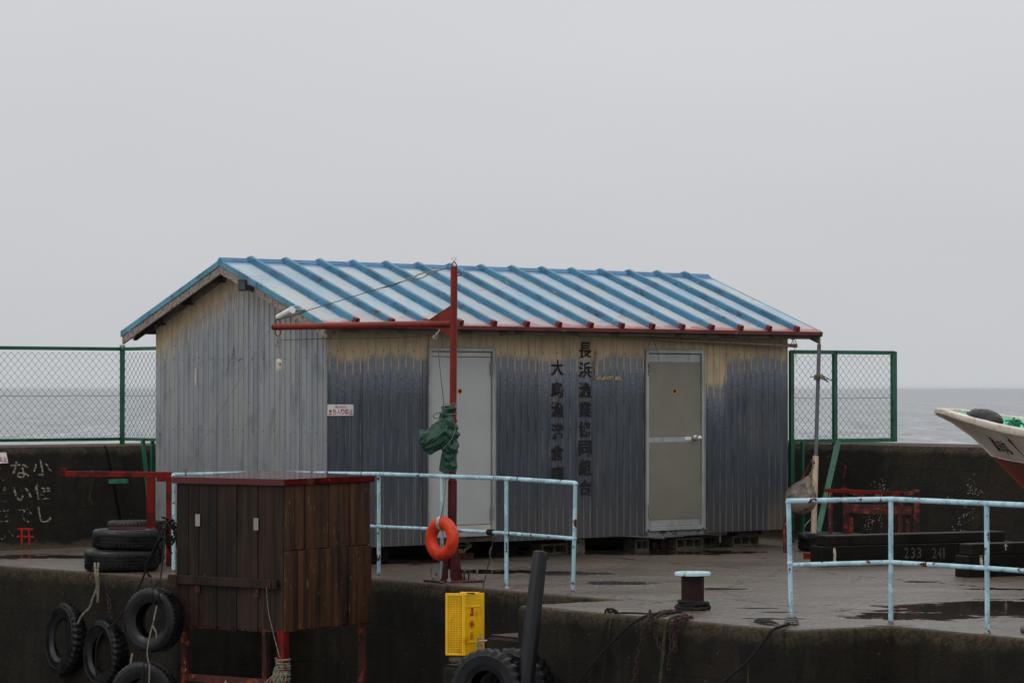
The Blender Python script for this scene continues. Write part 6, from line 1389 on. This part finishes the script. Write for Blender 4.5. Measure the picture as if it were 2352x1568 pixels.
mb = MB(); a = P(252, 1105, 29.2); b = P(292, 1104, 29.0); mb.bar(a, b, .03, .045); a0 = PL(252, 1105, fo1, fn1); mb.bar(b, a0, .025, .03); tag(mb.build('green_stub', M['green'], at=a), 'short green steel stub fixed to the breakwater below the red bar', 'steel bar')

# ------------------------------------------------------------------ the boat
tip = Vector((4.240, 28.3, 0)); ea = Vector((.66, -.75, 0)).normalized(); na = Vector((-ea.y * -1, 0, 0)); na = Vector((ea.y, -ea.x, 0)); na = na if na.y < 0 else -na
bt = empty('fishing_boat', tip + ea * 2.5); tag(bt, 'cream fishing boat bow with a red bottom and mint interior, propped on timbers', 'boat')
st_ = [0, .06, .18, .43, .756, 1.087, 1.5, 2.0, 2.8, 3.8, 5.0, 6.0]
def itp(xs, ys, x):
    for i in range(len(xs) - 1):
        if x <= xs[i + 1]: k = (x - xs[i]) / (xs[i + 1] - xs[i]); return ys[i] + (ys[i + 1] - ys[i]) * k
    return ys[-1]
gb = [.035, .07, .13, .25, .37, .47, .58, .68, .78, .82, .80, .74]
gz = [1.555, 1.553, 1.545, 1.515, 1.47, 1.42, 1.375, 1.335, 1.30, 1.29, 1.30, 1.32]
kz = [1.475, 1.455, 1.41, 1.275, 1.03, .77, .53, .42, .36, .34, .34, .36]
bt_t = [.055, .057, .06, .066, .072, .078, .082, .085, .085, .085, .085, .085]
NS = 12
def sect(i, side):
    g, z1_, z0_ = gb[i] - .02, gz[i] - bt_t[i], kz[i]; pts = []
    for j in range(NS + 1):
        s1 = j / NS; h = g * (s1 ** (1.25 if st_[i] < 1.6 else .75)); pts.append(tip + ea * st_[i] + na * side * max(h, .012) + Z * (z0_ + (z1_ - z0_) * s1))
    return pts
mb = MB()
for side in (1, -1):
    rows = [sect(i, side) for i in range(len(st_))]; n = NS + 1
    mb.add([q for r_ in rows for q in r_], [(i * n + j, (i + 1) * n + j, (i + 1) * n + j + 1, i * n + j + 1) for i in range(len(rows) - 1) for j in range(NS)])
i0 = sect(0, 1); i1 = sect(0, -1); mb.add(i0 + i1, [(j, j + 1, j + 1 + NS + 1, j + NS + 1) for j in range(NS)])
kk1 = [sect(i, 1)[0] for i in range(len(st_))]; kk2 = [sect(i, -1)[0] for i in range(len(st_))]; n = len(st_); mb.add(kk1 + kk2, [(i, i + 1, n + i + 1, n + i) for i in range(n - 1)])
i0 = sect(n - 1, 1); i1 = sect(n - 1, -1); mb.add(i0 + i1[::-1], [tuple(range(2 * NS + 2))])
hull = mb.build('hull', M['hull'], bt, smooth=True)
mb = MB()
for side in (1, -1):
    rows = []
    for i in range(len(st_)):
        c = tip + ea * st_[i]; g = gb[i]; z1_ = gz[i]; t_ = bt_t[i]; w_ = .055 if i > 2 else min(.055, g * .8)
        rows.append([c + na * side * (g - .012) + Z * (z1_ - t_), c + na * side * (g + .004) + Z * (z1_ - t_ + .006), c + na * side * (g + .012) + Z * (z1_ - .012), c + na * side * g + Z * z1_, c + na * side * (g - w_) + Z * z1_, c + na * side * (g - w_) + Z * (z1_ - t_)])
    mb.add([q for r_ in rows for q in r_], [(i * 6 + j, (i + 1) * 6 + j, (i + 1) * 6 + (j + 1) % 6, i * 6 + (j + 1) % 6) for i in range(len(rows) - 1) for j in range(6)])
# bow cap
c = tip; mb.prism([c + na * .045 + Z * 1.556 - ea * .012, c - na * .045 + Z * 1.556 - ea * .012, c - na * .16 + ea * .22 + Z * 1.546, c + na * .16 + ea * .22 + Z * 1.546], -Z * .05); mb.cbox(tip + Z * 1.52 - ea * .006, ea * .03, na * .09, Z * .072)
mb.build('gunwale', M['gunwale'], bt, bevel=.004, smooth=True)
mb = MB()
rows = []
for i in range(1, len(st_)):
    c = tip + ea * st_[i]; g = gb[i] - .05 if i > 2 else gb[i] * .3; zz = gz[i] - .02; zd = gz[i] - (.05 + min(.22, st_[i] * .12)); g2 = g * (max(.05, (zd - kz[i]) / (gz[i] - bt_t[i] - kz[i])) ** 1.3) * .93 - .01; g2 = max(.004, g2)
    rows.append([c + na * g + Z * zz, c + na * g2 + Z * zd, c - na * g2 + Z * zd, c - na * g + Z * zz])
mb.add([q for r_ in rows for q in r_], [(i * 4 + j, (i + 1) * 4 + j, (i + 1) * 4 + j + 1, i * 4 + j + 1) for i in range(len(rows) - 1) for j in range(3)])
mb.build('inner_lining', M['teal'], bt)
mb = MB(); c = tip + ea * 1.22 + Z * 1.30; mb.cbox(c - na * .02, ea * .26, na * .66, Z * .06); mb.build('locker', M['teal'], bt, bevel=.01)
bt_tr = MB(); 
for i in range(3, len(st_) - 1):
    pass
# rubbing line above the red bottom
from mathutils.bvhtree import BVHTree
hv = [WMX['fishing_boat'] @ v.co for v in hull.data.vertices]; hp = [tuple(p.vertices) for p in hull.data.polygons]; bvh = BVHTree.FromPolygons(hv, hp)
def onhull(p, off=.003):
    o_ = p + na * 1.5; h, nn, _, _ = bvh.ray_cast(o_, -na, 4.0)
    return (h + na * off) if h else p
mb = MB()
q = [onhull(tip + ea * (.80 + k * .12) + Z * (1.075 - .0096 * k), .0) for k in range(30)]; mb.tube(q, .006, 6); mb.build('strake', M['hull'], bt, smooth=True)
mb = MB()
def hglyph(ch, x, y, w, h, sh=0.0):
    c = PL(x, y, tip + na * .25, na); vs_, fs_ = glyph_data(ch, .02); k_ = 27.6 / F
    mb.add([onhull(c + ea * (a * w * k_ / .80 - b * sh * h * k_) + Z * (b * h * k_), .004) for a, b in vs_], fs_)
hglyph('眞', 2283, 1020, 15, 36, .35); hglyph('田', 2302, 1025, 13, 24, .3); hglyph('丸', 2319, 1027, 20, 34, .3)
mb.build('lettering', M['blackink'], bt, fixn=False)
mb = MB(); c = lambda x, y: onhull(PL(x, y, tip + na * .28, na), .005)
pts = [(2334, 1001), (2341, 1003), (2346, 1014), (2350, 1026), (2356, 1040), (2360, 1052), (2352, 1036), (2345, 1022), (2338, 1012)]; mb.add([c(*p) for p in pts], [tuple(range(len(pts)))]); mb.build('emblem', M['blackink'], bt, fixn=False)
mb = MB(); pts = [(2334, 1000), (2339, 1000), (2342, 1006), (2338, 1010), (2334, 1006)]; mb.add([onhull(PL(x, y, tip + na * .28, na), .007) for x, y in pts], [tuple(range(5))]); mb.build('emblem', M['teal'], bt, fixn=False)
# fender bag and rope in the boat
c = P(2264, 959, 27.55); Rm = Matrix.Rotation(math.atan2((ea + na * .25).y, (ea + na * .25).x), 3, 'Z'); mb = MB()
mb.sphere(c + Z * .0, .24, .12, .085, 36, 22, Rm @ Matrix.Rotation(R(10), 3, 'Y'))
for q_ in mb.v:
    q_ += Vector((0, 0, 1)) * (abs(mn.noise(Vector((q_.x * 14, q_.y * 14, q_.z * 6)))) * -.02)
tag(mb.build('fender', M['bag'], at=c, smooth=True), 'black inflatable fender lying inside the boat bow', 'fender')
mb = MB(); c = P(2322, 972, 27.2)
for k in range(14):
    q0 = c + Vector((random.uniform(-.02, .10), random.uniform(-.04, .05), random.uniform(-.03, .01))); v = Vector((random.uniform(-1, 1), random.uniform(-.5, .5), random.uniform(-.5, .5))).normalized() * .05
    rope(mb, [q0 - v, q0 + v.cross(Z) * .6 + Z * .02, q0 + v, q0 + v * 1.2 - Z * .03], .009, n=4)
tag(mb.build('rope_coil', M['rope_green'], at=c, smooth=True), 'bright green rope coil in the boat behind the fender', 'rope')
mb = MB(); c = P(2222, 949, 27.85)
for k in range(3): mb.tube([c + ea * (.02 * k) + Vector((0, math.cos(a) * .018, math.sin(a) * .014)) for a in [i * math.pi / 5 for i in range(10)]], .006, 5, closed=True)
tag(mb.build('rope_knot', M['rope_green'], at=c), 'green rope tied to the front end of the fender', 'knot')

# ------------------------------------------------------------------ sea haze
mb = MB(); mb.obox((-25500, -290, -4.3), (51000, 0, 0), (0, 39000, 0), (0, 0, 13.0))
hz = bpy.data.materials.new('haze'); hz.use_nodes = True; ht = hz.node_tree; ht.nodes.clear()
pv = ht.nodes.new('ShaderNodeVolumePrincipled'); ho = ht.nodes.new('ShaderNodeOutputMaterial'); pv.inputs['Density'].default_value = HAZE; pv.inputs['Color'].default_value = (.93, .96, 1, 1); pv.inputs['Anisotropy'].default_value = 0.2
ht.links.new(pv.outputs[0], ho.inputs['Volume'])
tag(mb.build('haze', hz), kind='stuff')

# ------------------------------------------------------------------ weeds
def weed(c, n, h, label):
    mb = MB()
    for k in range(n):
        a = random.uniform(0, 6.28); l_ = h * random.uniform(.5, 1); d = Vector((math.cos(a) * .5, math.sin(a) * .5, .8)).normalized(); sd = d.cross(Z).normalized() * h * .07
        p = [c, c + d * l_ * .5, c + d * l_ + Vector((math.cos(a), math.sin(a), -.6)) * l_ * .2]; mb.add([p[0], p[1] + sd, p[2], p[1] - sd], [(0, 1, 2, 3)])
    tag(mb.build('weed', M['weed'], at=c, fixn=False), label, 'weed')
def blade(a, b, label):
    mb = MB(); mb.add([a - A * .007, a + A * .007, b], [(0, 1, 2)]); tag(mb.build('weed', M['weed'], at=a, fixn=False), label, 'weed')
weed(D(1002, 1322), 26, .05, 'tiny yellow green weed beside the crane base plate')
weed(PL(190, 1540, L1 + nq * .02, nq) if False else P(190, 1540, 27.4), 16, .10, 'small green weed below the leftmost hanging tyre')
weed(P(103, 1545, 27.9), 12, .09, 'small green weed at the far left of the quay wall')
blade(P(1718, 1568, 20.9), P(1719, 1512, 20.9), 'single grass blade growing from the right quay face')
